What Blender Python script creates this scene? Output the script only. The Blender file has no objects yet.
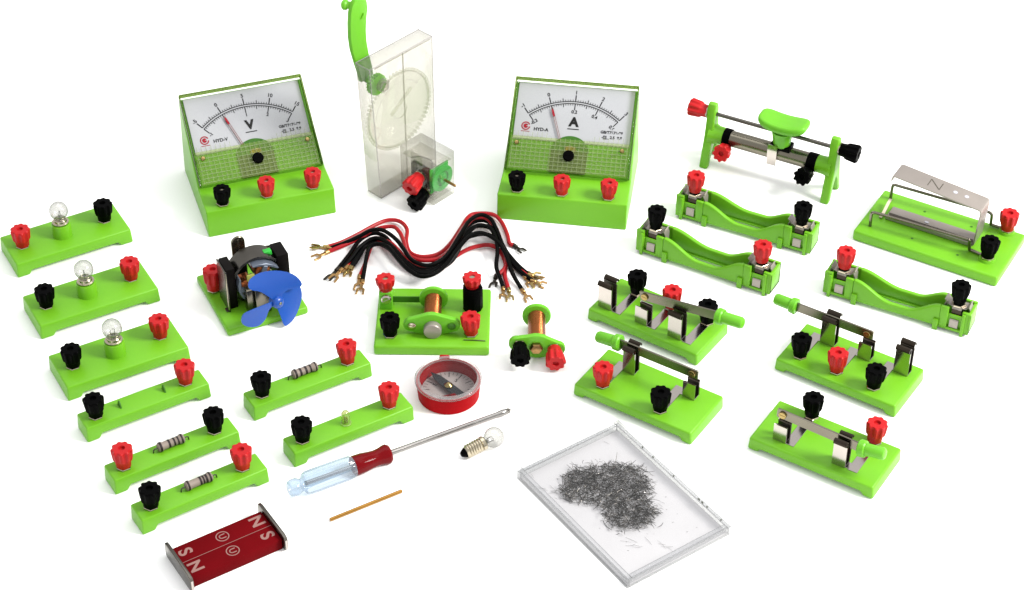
import bpy, bmesh, math, random
from mathutils import Vector, Matrix
random.seed(7)
PI=math.pi
K=0.0018                      # every measure below is in steps of 1.8 mm
SC=bpy.context.scene
COL=SC.collection

# ------------------------------------------------------------------ materials
def mat(name, col, rough=.4, spec=.5, metal=0., var=.06, scale=60., trans=0., ior=1.45, sss=0., sss_col=None, coat=0., bump=0., rvar=.12):
    m=bpy.data.materials.new(name); m.use_nodes=True
    nt=m.node_tree; b=nt.nodes['Principled BSDF']
    b.inputs['Roughness'].default_value=rough
    b.inputs['Specular IOR Level'].default_value=spec
    b.inputs['Metallic'].default_value=metal
    b.inputs['IOR'].default_value=ior
    b.inputs['Transmission Weight'].default_value=trans
    b.inputs['Coat Weight'].default_value=coat
    if sss:
        b.inputs['Subsurface Weight'].default_value=sss
        b.inputs['Subsurface Radius'].default_value=(1.,1.,.35) if not sss_col else sss_col
        b.inputs['Subsurface Scale'].default_value=.003
    tc=nt.nodes.new('ShaderNodeTexCoord')
    n=nt.nodes.new('ShaderNodeTexNoise'); n.inputs['Scale'].default_value=scale; n.inputs['Detail'].default_value=4
    nt.links.new(tc.outputs['Object'],n.inputs['Vector'])
    mx=nt.nodes.new('ShaderNodeMix'); mx.data_type='RGBA'
    mx.inputs[6].default_value=(*[c*(1-var) for c in col],1); mx.inputs[7].default_value=(*[min(1,c*(1+var)) for c in col],1)
    nt.links.new(n.outputs['Fac'],mx.inputs[0]); nt.links.new(mx.outputs[2],b.inputs['Base Color'])
    mr=nt.nodes.new('ShaderNodeMapRange'); mr.inputs[3].default_value=max(0,rough-rvar*rough); mr.inputs[4].default_value=min(1,rough+rvar*rough)
    nt.links.new(n.outputs['Fac'],mr.inputs[0]); nt.links.new(mr.outputs[0],b.inputs['Roughness'])
    if bump:
        n2=nt.nodes.new('ShaderNodeTexNoise'); n2.inputs['Scale'].default_value=scale*8; nt.links.new(tc.outputs['Object'],n2.inputs['Vector'])
        bp=nt.nodes.new('ShaderNodeBump'); bp.inputs['Strength'].default_value=bump; bp.inputs['Distance'].default_value=.0004
        nt.links.new(n2.outputs['Fac'],bp.inputs['Height']); nt.links.new(bp.outputs['Normal'],b.inputs['Normal'])
    return m

def clear(name, tint=(.93,.94,.93), gloss=.9, rough=.05, haze=0., haze_col=(.8,.8,.8), fac=1.45, edge=.7, edge_col=None):
    """thin clear plastic: each wall lets light through and mirrors some of it"""
    m=bpy.data.materials.new(name); m.use_nodes=True; nt=m.node_tree
    for n in list(nt.nodes): nt.nodes.remove(n)
    out=nt.nodes.new('ShaderNodeOutputMaterial'); tr=nt.nodes.new('ShaderNodeBsdfTransparent'); gl=nt.nodes.new('ShaderNodeBsdfGlossy')
    tc=nt.nodes.new('ShaderNodeTexCoord'); n=nt.nodes.new('ShaderNodeTexNoise'); n.inputs['Scale'].default_value=25; nt.links.new(tc.outputs['Object'],n.inputs['Vector'])
    mc=nt.nodes.new('ShaderNodeMix'); mc.data_type='RGBA'
    mc.inputs[6].default_value=(*[c*.97 for c in tint],1); mc.inputs[7].default_value=(*tint,1); nt.links.new(n.outputs['Fac'],mc.inputs[0]); 
    gl.inputs['Roughness'].default_value=rough; gl.inputs['Color'].default_value=(gloss,gloss,gloss,1)
    lw=nt.nodes.new('ShaderNodeLayerWeight'); lw.inputs['Blend'].default_value=.5
    pw=nt.nodes.new('ShaderNodeMath'); pw.operation='POWER'; pw.inputs[1].default_value=3.2; nt.links.new(lw.outputs['Facing'],pw.inputs[0])
    pe=nt.nodes.new('ShaderNodeMath'); pe.operation='POWER'; pe.inputs[1].default_value=2.2; nt.links.new(lw.outputs['Facing'],pe.inputs[0])
    me_=nt.nodes.new('ShaderNodeMix'); me_.data_type='RGBA'; me_.inputs[7].default_value=(*(edge_col or [c*edge for c in tint]),1)
    nt.links.new(pe.outputs[0],me_.inputs[0]); nt.links.new(mc.outputs[2],me_.inputs[6]); nt.links.new(me_.outputs[2],tr.inputs['Color'])
    fr=nt.nodes.new('ShaderNodeMapRange'); fr.inputs[3].default_value=((fac-1)/(fac+1))**2; fr.inputs[4].default_value=.85; nt.links.new(pw.outputs[0],fr.inputs[0])
    m1=nt.nodes.new('ShaderNodeMixShader'); nt.links.new(fr.outputs[0],m1.inputs[0]); nt.links.new(tr.outputs[0],m1.inputs[1]); nt.links.new(gl.outputs[0],m1.inputs[2])
    last=m1
    if haze:
        df=nt.nodes.new('ShaderNodeBsdfDiffuse'); df.inputs['Color'].default_value=(*haze_col,1)
        m2=nt.nodes.new('ShaderNodeMixShader'); m2.inputs[0].default_value=haze
        nt.links.new(m1.outputs[0],m2.inputs[1]); nt.links.new(df.outputs[0],m2.inputs[2]); last=m2
    nt.links.new(last.outputs[0],out.inputs['Surface'])
    return m

M={}
M['green']=mat('green_plastic',(.122,.352,.0115),.36,.32,var=.09,scale=16,sss=.2,bump=.07)
M['dullsteel']=mat('dull_nickel_strip',(.30,.268,.245),.38,.4,.55,var=.1,scale=45,rvar=.3)
M['green2']=mat('green_plastic_clear',(.112,.37,.018),.33,.3,var=.06,scale=30,sss=.4,bump=.05)
M['gearglow']=mat('translucent_green_plastic',(0.0198,0.33,0.033),.35,.4,sss=.4)
M['red']=mat('red_plastic',(0.3696,0.00594,0.00792),.45,.25,var=.06,scale=80,sss=.06,sss_col=(1,.2,.1),bump=.05)
M['redcase']=mat('red_case_plastic',(.30,.0035,.006),.45,.03,var=.05,scale=50)
M['redhandle']=mat('dark_red_acrylic',(.115,.0014,.003),.1,.12,var=.15,scale=60)
M['redpaint']=mat('dark_red_enamel',(.105,.0018,.0035),.42,.02,var=.2,scale=50,bump=.05)
M['black']=mat('black_plastic',(.0006,.0006,.0007),.5,.03,var=.2,scale=80,bump=.05)
M['blackwire']=mat('black_wire_sleeve',(.0012,.0012,.0012),.42,.06,var=.2)
M['redwire']=mat('red_wire_sleeve',(0.2772,0.00528,0.00924),.38,.25,var=.1)
M['blue']=mat('blue_plastic',(.006,.055,.29),.30,.5,var=.1,scale=20,sss=.1,sss_col=(.2,.3,1),bump=.05)
M['shadeleaf']=mat('shade_dark_leaf_metal',(.035,.027,.02),.3,.4,.8,var=.3,scale=60,rvar=.3)  # dark leaf metal; its darkness also paints the shade inside the clips
M['steel']=mat('nickel_sheet',(0.48,0.44,0.408),.17,.5,1.,var=.08,scale=50,rvar=.3,bump=.02)
M['steelrod']=mat('steel_rod',(.26,.25,.24),.2,.5,1.,var=.15,scale=40,rvar=.3)
M['darksteel']=mat('dark_steel',(0.104,0.096,0.084),.25,.5,1.,var=.25,scale=60,rvar=.3)
M['bladesteel']=mat('tarnished_blade',(0.184,0.168,0.132),.28,.5,1.,var=.2,scale=35,rvar=.35)
M['brass']=mat('brass',(0.336,0.248,0.096),.25,.5,1.,var=.15,scale=60,rvar=.3)
M['brassrod']=mat('gold_rod',(.34,.175,.04),.2,.5,1.,var=.15,scale=60,rvar=.3)
M['lampbrass']=mat('lamp_cap_metal',(.46,.41,.31),.18,.5,1.,var=.2,scale=80,rvar=.3)
M['bronze']=mat('bronze_lug',(0.336,0.2,0.08),.32,.5,1.,var=.25,scale=90,rvar=.3)
M['darklug']=mat('blackened_lug',(.03,.025,.02),.35,.4,.8,var=.3,scale=90)
M['card']=mat('white_card',(.385,.385,.435),.6,.3,var=.02,scale=20)
M['lowpanel']=clear('tinted_lower_panel',(.95,.98,.84),.4,.1,haze=.10,haze_col=(.42,.58,.14),edge=.9)
M['ink']=mat('black_ink',(.006,.006,.007),.6,.2,var=.1)
M['redink']=mat('red_ink',(0.2772,0.00792,0.0198),.6,.2,var=.1)
M['whiteink']=mat('pale_pink_paint',(0.2376,0.1254,0.1122),.55,.3,var=.06)
M['magnetblack']=mat('black_ferrite',(.0025,.0016,.0014),.5,.1,var=.3,scale=80,bump=.1)
M['ceramic']=mat('resistor_body',(0.198,0.1617,0.1386),.5,.25,var=.08,scale=80)
M['band']=mat('resistor_band',(0.0132,0.00792,0.00792),.5,.3,var=.1)
M['filing']=mat('iron_filing',(.045,.043,.04),.3,.5,.7,var=.7,scale=300)
M['needle']=mat('needle_pink',(0.198,0.0792,0.0792),.5,.3)
M['yellow']=mat('yellow_plastic',(0.2772,0.2904,0.066),.4,.3)
M['bluegrey']=mat('grey_blue_commutator',(0.1056,0.1254,0.165),.35,.4,.3,var=.2,scale=100)
M['tray']=mat('white_tray_floor',(.52,.515,.535),.5,.2,var=.03,scale=30)
M['compassdial']=mat('compass_dial',(0.297,0.264,0.2541),.5,.3,var=.14,scale=130)
M['darkneedle']=mat('dark_needle',(0.01848,0.0198,0.02376),.35,.35,.3,var=.15)
M['greywindow']=mat('grey_tinted_panel',(0.0561,0.0627,0.0396),.5,.3,var=.4,scale=140)
M['darkgreen']=mat('dark_green_plastic',(0.033,0.1254,0.00792),.4,.3,var=.2,scale=60)
M['clear']=clear('clear_acrylic',(.985,.985,.985),.8,.05,fac=1.3)
M['cover']=clear('clear_meter_cover',(.975,.98,.965),.4,.08,fac=1.3,edge_col=(.50,.62,.26))
M['rib']=clear('ribbed_clear_plastic',(.93,.95,.88),.6,.15,haze=.16,haze_col=(.55,.60,.42),edge=.85)
M['dyno']=clear('clear_dynamo_case',(.845,.835,.805),.8,.05,haze=.085,haze_col=(.48,.47,.43),edge=.6)
M['dyno2']=clear('clear_motor_housing',(.945,.94,.92),.8,.05,haze=.05,haze_col=(.6,.59,.55),edge=.55)
M['coveredge']=clear('green_tinted_cover_edge',(.50,.62,.27),.5,.1,haze=.1,haze_col=(.22,.32,.08))
M['palegear']=clear('pale_translucent_gear',(.97,.975,.945),.5,.2,haze=.10,haze_col=(.85,.86,.76),edge=.97)
M['glass']=clear('bulb_glass',(.77,.77,.755),.8,.02,haze=.07,haze_col=(.5,.5,.48),fac=1.9,edge=.40)
M['lid']=clear('clear_box_wall',(.985,.985,.985),.5,.04,fac=1.25)
M['rim']=clear('frosted_clear_rim',(.90,.895,.895),.8,.1,haze=.2,haze_col=(.50,.48,.48))
M['boxwall']=clear('clear_box_rim',(.90,.905,.91),.7,.06,haze=.10,haze_col=(.5,.505,.515),edge=.5)
M['acrylic']=clear('clear_bluish_acrylic',(.80,.87,.94),.9,.08,haze=.17,haze_col=(.42,.50,.60),fac=1.6,edge=.6)
M['ledglass']=clear('pale_yellow_led_lens',(.90,.93,.60),.95,.05,haze=.15,haze_col=(.5,.55,.2),fac=1.6,edge=.4)

def coppermat():
    m=mat('copper_winding',(.34,.10,.035),.28,.5,1.,var=.2,scale=60)
    nt=m.node_tree; b=nt.nodes['Principled BSDF']
    tc=nt.nodes.new('ShaderNodeTexCoord'); w=nt.nodes.new('ShaderNodeTexWave'); w.bands_direction='Z'; w.inputs['Scale'].default_value=420
    nt.links.new(tc.outputs['Object'],w.inputs['Vector'])
    bp=nt.nodes.new('ShaderNodeBump'); bp.inputs['Strength'].default_value=.5; bp.inputs['Distance'].default_value=.0006
    nt.links.new(w.outputs['Fac'],bp.inputs['Height']); nt.links.new(bp.outputs['Normal'],b.inputs['Normal'])
    return m
M['copper']=coppermat()

# ------------------------------------------------------------------ mesh building
def V(*a): return Vector(a)
class B:
    """collects shapes for ONE mesh (measures in steps, scaled by K when linked)"""
    def __init__(s): s.bm=bmesh.new()
    def _merge(s,t,mx=None):
        if mx is not None: bmesh.ops.transform(t,matrix=mx,verts=t.verts)
        me=bpy.data.meshes.new('tmp'); t.to_mesh(me); t.free(); s.bm.from_mesh(me); bpy.data.meshes.remove(me)
        return s
    def box(s,x0,x1,y0,y1,z0,z1,bev=.3,seg=2,mx=None):
        t=bmesh.new(); bmesh.ops.create_cube(t,size=1)
        for v in t.verts: v.co=V((x0+x1)/2+v.co.x*(x1-x0),(y0+y1)/2+v.co.y*(y1-y0),(z0+z1)/2+v.co.z*(z1-z0))
        if bev: bmesh.ops.bevel(t,geom=list(t.edges),offset=bev,segments=seg,profile=.5,affect='EDGES')
        return s._merge(t,mx)
    def prism(s,pts,d0,d1,axis='z',bev=.3,seg=2,mx=None,minang=25):
        """outline in 2D extruded from d0 to d1; axis y: (u,w)->(x,z); axis x: (u,w)->(y,z); axis z: (u,w)->(x,y)"""
        t=bmesh.new()
        f=lambda u,w,d: V(u,w,d) if axis=='z' else (V(u,d,w) if axis=='y' else V(d,u,w))
        a=[t.verts.new(f(u,w,d0)) for u,w in pts]; b=[t.verts.new(f(u,w,d1)) for u,w in pts]
        n=len(pts); t.faces.new(a); t.faces.new(b[::-1])
        for i in range(n): t.faces.new([a[i],a[(i+1)%n],b[(i+1)%n],b[i]])
        bmesh.ops.recalc_face_normals(t,faces=t.faces)
        if bev:
            t.normal_update()
            ed=[e for e in t.edges if len(e.link_faces)==2 and e.calc_face_angle(0)>math.radians(minang)]
            bmesh.ops.bevel(t,geom=ed,offset=bev,segments=seg,profile=.5,affect='EDGES',clamp_overlap=True)
        return s._merge(t,mx)
    def lathe(s,prof,n=32,mx=None,lobes=None,close=False):
        """profile [(r,z)...] about z; lobes(theta,i)->factor"""
        t=bmesh.new(); rings=[]
        for i,(r,z) in enumerate(prof):
            if r<1e-4: rings.append([t.verts.new((0,0,z))])
            else:
                ring=[]
                for k in range(n):
                    th=2*PI*k/n; q=r*(lobes(th,i) if lobes else 1); ring.append(t.verts.new((q*math.cos(th),q*math.sin(th),z)))
                rings.append(ring)
        for a,b in zip(rings[:-1],rings[1:]):
            for k in range(n):
                k2=(k+1)%n
                if len(a)==1 and len(b)==1: continue
                if len(a)==1: t.faces.new([a[0],b[k2],b[k]])
                elif len(b)==1: t.faces.new([a[k],a[k2],b[0]])
                else: t.faces.new([a[k],a[k2],b[k2],b[k]])
        if close:
            for k in range(n):
                k2=(k+1)%n; a,b=rings[-1],rings[0]; t.faces.new([a[k],a[k2],b[k2],b[k]])
        bmesh.ops.recalc_face_normals(t,faces=t.faces)
        return s._merge(t,mx)
    def cyl(s,p0,p1,r0,r1=None,n=20,bev=.15):
        p0=Vector(p0);p1=Vector(p1); r1=r0 if r1 is None else r1; L=(p1-p0).length
        bev=min(bev,r0*.5,r1*.5,L*.4)
        return s.lathe([(0,0),(r0-bev,0),(r0,bev),(r1,L-bev),(r1-bev,L),(0,L)],n,along(p0,p1))
    def tube(s,pts,r,n=10,smooth=0):
        pts=[Vector(p) for p in pts]
        if smooth: pts=spline(pts,smooth)
        t=bmesh.new(); rings=[]; up=None
        for i,p in enumerate(pts):
            d=(pts[min(i+1,len(pts)-1)]-pts[max(i-1,0)]).normalized()
            if up is None:
                up=d.orthogonal().normalized()
            up=(up-d*up.dot(d)).normalized(); q=d.cross(up)
            rr=r[i] if isinstance(r,(list,tuple)) else r
            rings.append([t.verts.new(p+(up*math.cos(2*PI*k/n)+q*math.sin(2*PI*k/n))*rr) for k in range(n)])
        for a,b in zip(rings[:-1],rings[1:]):
            for k in range(n): t.faces.new([a[k],a[(k+1)%n],b[(k+1)%n],b[k]])
        t.faces.new(rings[0]); t.faces.new(rings[-1][::-1])
        bmesh.ops.recalc_face_normals(t,faces=t.faces)
        return s._merge(t)
    def ribbon(s,path,w0,w1,th,axis='x',bev=0):
        """sheet strip: 2D path in a plane, thickness th, width from w0 to w1 on axis"""
        n=len(path); L=[];R=[]
        for i,p in enumerate(path):
            a=Vector(path[max(i-1,0)]);b=Vector(path[min(i+1,n-1)]); d=(b-a).normalized(); nn=Vector((-d.y,d.x))*th/2
            L.append(tuple(Vector(p)+nn)); R.append(tuple(Vector(p)-nn))
        return s.prism(L+R[::-1],w0,w1,axis,bev)
    def poly(s,pts):
        s.bm.faces.new([s.bm.verts.new(p) for p in pts]); return s
    def sphere(s,c,r,seg=24,sz=1.):
        t=bmesh.new(); bmesh.ops.create_uvsphere(t,u_segments=seg,v_segments=seg//2,radius=r)
        return s._merge(t,Matrix.Translation(Vector(c))@Matrix.Diagonal((1,1,sz,1)))

def along(p0,p1):
    p0=Vector(p0);p1=Vector(p1); return Matrix.Translation(p0)@(p1-p0).to_track_quat('Z','Y').to_matrix().to_4x4()
def spline(pts,k):
    out=[]
    for i in range(len(pts)-1):
        a=pts[max(i-1,0)];b=pts[i];c=pts[i+1];d=pts[min(i+2,len(pts)-1)]
        for j in range(k):
            t=j/k; out.append(.5*((2*b)+(c-a)*t+(2*a-5*b+4*c-d)*t*t+(3*b-a-3*c+d)*t**3))
    out.append(pts[-1]); return out

def finish(me,m,smooth=35):
    me.materials.append(m)
    if smooth:
        me.shade_smooth(); me.set_sharp_from_angle(angle=math.radians(smooth))
def part(name,b,m,parent=None,loc=(0,0,0),rot=None,label=None,smooth=35):
    me=bpy.data.meshes.new(name)
    bmesh.ops.scale(b.bm,vec=(K,K,K),verts=b.bm.verts); b.bm.normal_update(); b.bm.to_mesh(me); b.bm.free()
    finish(me,M[m],smooth)
    return link(name,me,parent,loc,rot,label)
def link(name,me,parent,loc=(0,0,0),rot=None,label=None):
    o=bpy.data.objects.new(name,me); COL.objects.link(o); o.location=Vector(loc)*K
    if rot is not None: o.rotation_euler=rot
    if parent: o.parent=parent
    if label: o['label']=label
    return o
def thing(name,label,cat,x,y,yaw=0,group=None):
    o=bpy.data.objects.new(name,None); COL.objects.link(o); o.empty_display_size=.01
    o.location=(x*K,y*K,0); o.rotation_euler=(0,0,math.radians(yaw)); tag(o,label,cat,group); return o
def tag(o,label,cat,group=None):
    o['label']=label; o['category']=cat
    if group: o['group']=group
def text(name,items,m,parent,mx,bold=0.):
    """items [(string,x,y,size,rotation)] laid in a plane, one mesh"""
    b=B()
    for st,x,y,sz,ro in items:
        cu=bpy.data.curves.new('txt','FONT'); cu.body=st; cu.size=sz; cu.align_x='CENTER'; cu.align_y='CENTER'; cu.offset=bold; cu.extrude=.02
        ob=bpy.data.objects.new('txt',cu); COL.objects.link(ob)
        dg=bpy.context.evaluated_depsgraph_get(); me=bpy.data.meshes.new_from_object(ob.evaluated_get(dg))
        t=bmesh.new(); t.from_mesh(me); bpy.data.objects.remove(ob); bpy.data.meshes.remove(me); bpy.data.curves.remove(cu)
        b._merge(t,mx@Matrix.Translation((x,y,0))@Matrix.Rotation(ro,4,'Z'))
    return part(name,b,m,parent,smooth=0)

# ------------------------------------------------------------------ terminals
def knob_mesh(m):
    prof=[(0,0),(3.1,0),(3.3,.3),(3.5,3.0),(4.0,3.7),(4.2,4.6),(4.5,9.0),(4.46,9.7),(4.05,10.2),(1.6,10.2),(1.4,9.8),(1.3,9.0),(0,9.0)]
    amp=[0,0,0,.02,.045,.06,.085,.085,.06,0,0,0,0]
    def lob(th,i):
        c=math.cos(9*th); return 1+amp[i]*max(-1,min(1,c*2.4))
    b=B(); b.lathe(prof,72,lobes=lob)
    me=bpy.data.meshes.new('knob'); bmesh.ops.scale(b.bm,vec=(K,K,K),verts=b.bm.verts); b.bm.to_mesh(me); b.bm.free(); finish(me,M[m],40); return me
def post_mesh():
    b=B(); b.lathe([(0,0),(3.3,0),(3.5,.2),(3.5,.8),(3.3,1.),(1.5,1.),(1.5,2.2),(0,2.2)],6)
    b.lathe([(0,0),(1.35,0),(1.35,9.4),(0,9.4)],14)
    me=bpy.data.meshes.new('terminal'); bmesh.ops.scale(b.bm,vec=(K,K,K),verts=b.bm.verts); b.bm.to_mesh(me); b.bm.free(); finish(me,M['lampbrass']); return me
KNOB={'red':knob_mesh('red'),'black':knob_mesh('black')}; POST=post_mesh()
def terminal(root,x,y,z,col,axis=(0,0,1),sc=1.,lift=1.2,flat=1.):
    q=Vector(axis).to_track_quat('Z','Y').to_euler()
    q.x+=random.uniform(-.035,.035); q.y+=random.uniform(-.035,.035)
    t=link('terminal',POST,root,(x,y,z),q); k=link('knob',KNOB[col],t,(0,0,lift),(0,0,random.uniform(0,.7)),col+' plastic terminal knob')
    k.scale=(sc,sc,sc); t.scale=(1,1,flat); return t

def footed(L,W,h,foot=6.,gap=1.9,bev=.9):
    """plate with a foot at each end, one outline extruded across"""
    x=L/2; o=[(-x,0),(-x+foot,0),(-x+foot+gap*.6,gap),(x-foot-gap*.6,gap),(x-foot,0),(x,0),(x-.5,h),(-x+.5,h)]
    b=B(); b.prism(o,-W/2,W/2,'y',bev,3); return b
WORLD,P_TOP,P_KEY,P_FRONT=0.95,22,115,4
# ------------------------------------------------------------------ ground
g=B(); g.poly([(-3000,-3000,0),(3000,-3000,0),(3000,3000,0),(-3000,3000,0)])
M['ground']=mat('white_tabletop',(.93,.93,.93),.7,.05,var=.005,scale=3)
go=part('ground',g,'ground',None,smooth=0); go['kind']='structure'; go['label']='plain white tabletop under the whole kit'

# ------------------------------------------------------------------ lamp holders
def screw_profile(z0,n,r,p):
    pr=[]
    for i in range(n):
        pr+= [(r,z0+i*p),(r*1.12,z0+i*p+p*.3),(r*1.12,z0+i*p+p*.55),(r*.97,z0+(i+.9)*p)]
    return pr
def bulb_parts(parent,loc,rot=None,thread=5,tip=True,root_is=None):
    b=B(); pr=[(0,-2.6),(1.2,-2.6),(1.7,-1.6),(2.6,-.2)] if tip else [(0,-.2),(2.6,-.2)]
    pr+=screw_profile(0,thread,2.85,1.25); e=pr[-1][1]; pr+=([(3.1,e+.1),(4.1,e+.2),(4.2,e+.5),(3.3,e+.9),(3.2,e+1.9),(2.9,e+2.2),(0,e+2.2)] if not tip else [(3.25,e+.2),(3.3,e+1.7),(2.9,e+2.2),(0,e+2.2)])
    b.lathe(pr,32); sb=part('bulb' if root_is is None else 'screw_base',b,'lampbrass',parent,loc,rot)
    if tip and root_is:
        t=B(); t.lathe([(0,-3.),(1.,-2.9),(1.5,-2.2),(2.3,-.8),(2.5,-.1),(0,-.1)],24); part('contact_tip',t,'black',sb)
    gpar=sb
    z=e+2.1; R=4.75; cz=z+5.0
    pr=[(2.5,z-.6)]
    a0=math.asin(2.5/R)
    for k in range(15):
        a=PI-a0-(PI-a0)*k/14; pr.append((max(R*math.sin(a),0),cz+R*math.cos(a)) if k<14 else (0,cz+R))
    gb=B(); gb.lathe(pr,36); part('glass_globe',gb,'glass',gpar)
    f=B(); f.tube([(-1,0,z-.5),(-1.3,0,z+3.8)],.16,6); f.tube([(1,0,z-.5),(1.3,0,z+3.8)],.16,6)
    f.tube([(-1.3,0,z+3.8),(-.6,.2,z+4.3),(0,-.1,z+4.1),(.6,.2,z+4.4),(1.3,0,z+3.8)],.12,6)
    f.sphere((0,0,z+1.2),.75,12); part('filament',f,'darksteel',gpar); return sb
def lamp_holder(x,y,yaw,cols,label):
    r=thing('lamp_holder',label,'lamp holder',x,y,yaw,'green lamp holders with clear bulbs')
    b=footed(60.8,26.4,8.4,6.5,2.3); part('base',b,'green',r)
    s=B(); s.lathe([(0,7.6),(5.15,7.6),(4.95,8.1),(4.85,9),(4.75,15.4),(4.5,15.8),(3.5,15.8),(3.3,13.5),(0,13.5)],36); part('socket',s,'green',r,(-1.6,-.6,0))
    bulb_parts(r,(-1.6,-.6,13.8),(0,0,random.uniform(0,3)),2,False)
    terminal(r,-22,.3,7.8,cols[0]); terminal(r,21.2,.6,7.8,cols[1]); return r
lamp_holder(-224.9,39.4,29.4,('red','black'),'green lamp holder with its red knob left of its bulb, farthest back')
lamp_holder(-204.6,-8.1,29.1,('black','red'),'green lamp holder with black knob left of its bulb, between the two other lamp holders')
lamp_holder(-184.3,-52.3,29.2,('black','red'),'green lamp holder with clear bulb, directly behind the strip with two bare slots')

# ------------------------------------------------------------------ component strips
def strip(name,label,cat,x,y,yaw,cols,W=11.2,group=None):
    r=thing(name,label,cat,x,y,yaw,group)
    b=footed(61.,W+.9,8.6,6.,2.6,.8); part('base',b,'green',r)
    terminal(r,-22.9,0,8.3,cols[0]); terminal(r,21,.2,8.3,cols[1]); return r
def resistor(r,x,y,bands):
    b=B(); z=10.6; n=28
    b.lathe([(0,-6.4),(1.6,-6.3),(2.15,-5.8),(2.2,-4.4),(1.85,-3.8),(1.85,3.8),(2.2,4.4),(2.15,5.8),(1.6,6.3),(0,6.4)],28)
    o=part('resistor',b,'ceramic',r,(x,y,z),(0,PI/2,0))
    bb=B()
    for c,w in bands:
        rr=2.3 if abs(c)>4.1 else 1.95
        bb.lathe([(rr-.15,c-w),(rr,c-w),(rr,c+w),(rr-.15,c+w)],28)
    part('colour_bands',bb,'band',o)
    w=B()
    for s in (-1,1): w.tube([(s*6.2,0,0),(s*7.6,0,.0),(s*8.3,0,-.4),(s*8.6,0,-2.4)],.32,8)
    part('lead_wire',w,'darksteel',r,(x,y,z))
G5='green resistor strips'
r=strip('bare_strip','narrow green strip with two bare spring slots and no component','component strip',-167.9,-85.7,31.0,('black','red'))
for x,y in ((-11.3,.6),(10.2,.3)):
    s=B(); s.prism([(-2.3,8.2),(2.3,8.2),(2.0,8.6),(.6,11.6),(-.5,11.6),(-2.0,8.6)],-.35,.35,'x',.1,1); s.box(.35,1.6,-2.2,2.2,8.2,8.5,.1,1); part('spring_slot',s,'darkgreen',r,(x,y,0))
r=strip('resistor_strip','green resistor strip with red knob at left and black knob at right','component strip',-150.6,-118.7,31.9,('red','black'),group=G5)
resistor(r,.2,1.2,((-5.1,.5),(-1.0,.45),(1.4,.4),(3.2,.35),(5.0,.4)))
r=strip('resistor_strip','green resistor strip nearest the red magnets, black knob left and red knob right','component strip',-135.5,-142.8,32.6,('black','red'),group=G5)
resistor(r,.2,.9,((-5.1,.4),(.6,.45),(2.0,.4),(3.4,.5),(5.1,.4)))
r=strip('resistor_strip','green resistor strip in front of the blue fan, black knob left and red knob right','component strip',-94.3,-71.3,31.0,('black','red'),group=G5)
resistor(r,.2,3.0,((-4.9,.5),(-2.4,.5),(.3,.5),(2.6,.4),(5.2,.3)))
r=strip('diode_strip','green strip with a small clear yellowish diode, behind the screwdriver','component strip',-73.5,-101.7,31.3,('black','red'))
b=B(); b.lathe([(0,8),(2.5,8),(2.5,9),(2.0,9.2),(2.0,13.4),(1.8,14.6),(1.2,15.6),(.5,16.1),(0,16.2)],28); d=part('diode',b,'ledglass',r,(-1.3,-.2,0))
b=B(); b.box(-.9,-.2,-.3,.3,8.4,13,.1,1); b.box(.2,.8,-.3,.3,8.4,12,.1,1); part('electrode',b,'brass',d)

# ------------------------------------------------------------------ knife switches
def clip(r,x,y0,y1,h,w,ty,tx,z=6.8,name='contact_clip',curl=True):
    """folded sheet fork: two leaves facing across, a strap running to the terminal"""
    b=B(); t=.5; ya,yb=min(y0,y1),max(y0,y1); k=B()
    for yy,sg in ((ya,-1),(yb,1)):
        ho=h-3.0 if curl else h-1.2
        b.ribbon([(yy,z+.4),(yy,z+ho-.6),(yy+sg*.1,z+ho)],x-w/2,x+w/2,t,'x')
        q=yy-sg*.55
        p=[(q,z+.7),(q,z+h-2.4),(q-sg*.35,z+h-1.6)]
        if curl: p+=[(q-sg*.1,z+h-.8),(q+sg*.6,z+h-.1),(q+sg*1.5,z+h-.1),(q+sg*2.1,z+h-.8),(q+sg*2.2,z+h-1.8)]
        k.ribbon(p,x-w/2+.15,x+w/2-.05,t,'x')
    b.box(x-w/2,x+w/2,ya-.2,yb+.2,z+.05,z+.6,.1,1)
    b.prism([(tx-2.3,min(ty,ya-.2)),(tx+2.3,min(ty,ya-.2)),(tx+2.3,max(ty,yb+.2)),(tx-2.3,max(ty,yb+.2))],z+.08,z+.58,'z',.1,1)
    x0,x1=sorted((x,tx)); b.box(x0,x1,ya+.4,yb-.4,z+.06,z+.54,.1,1)
    o=part(name,b,'steel',r); part('shade_leaf',k,'shadeleaf',o); return o  # inner leaves with dark curls, added to darken the shaded fork interior
def blade(r,px,pz,ex,ez,y,hx,hz,flat=1):
    """blade from its pivot to the handle end, green grip on the end"""
    b=B(); p=V(px,0,pz); e=V(ex,0,ez); d=(e-p).normalized(); n=V(-d.z,0,d.x)*2.5
    o=[p-d*2.9-n*.8,p-d*2.9+n*.8,p-d*2.5+n,e+n,e-n,p-d*2.5-n]
    b.prism([(q.x,q.z) for q in o],y-.45,y+.45,'y',.12,1)
    bl=part('blade',b,'bladesteel',r)
    s=B(); 
    for sg in (-1,1):
        s.cyl((px,y+sg*.3,pz),(px,y+sg*1.3,pz),1.8,n=20); s.box(px-1.3,px+1.3,y+sg*1.35-.1,y+sg*1.35+.1,pz-.2,pz+.2,.03,1)
    part('pivot_screw',s,'brass',bl)
    gq=B(); h=V(hx,0,hz); u=(h-e).normalized(); e0=V(e.x,y,e.z); h0=V(hx,y,hz)
    gq.cyl(e0-u*1.6,e0+u*1.8,4.0,3.8,24,.5); gq.lathe([(0,0),(2.9,0),(2.8,(h-e).length-1.2),(2.3,(h-e).length-.3),(1.4,(h-e).length),(0,(h-e).length)],24,along(e0+u*.5,h0+u*.5))
    part('handle',gq,'green2',bl)
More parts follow.
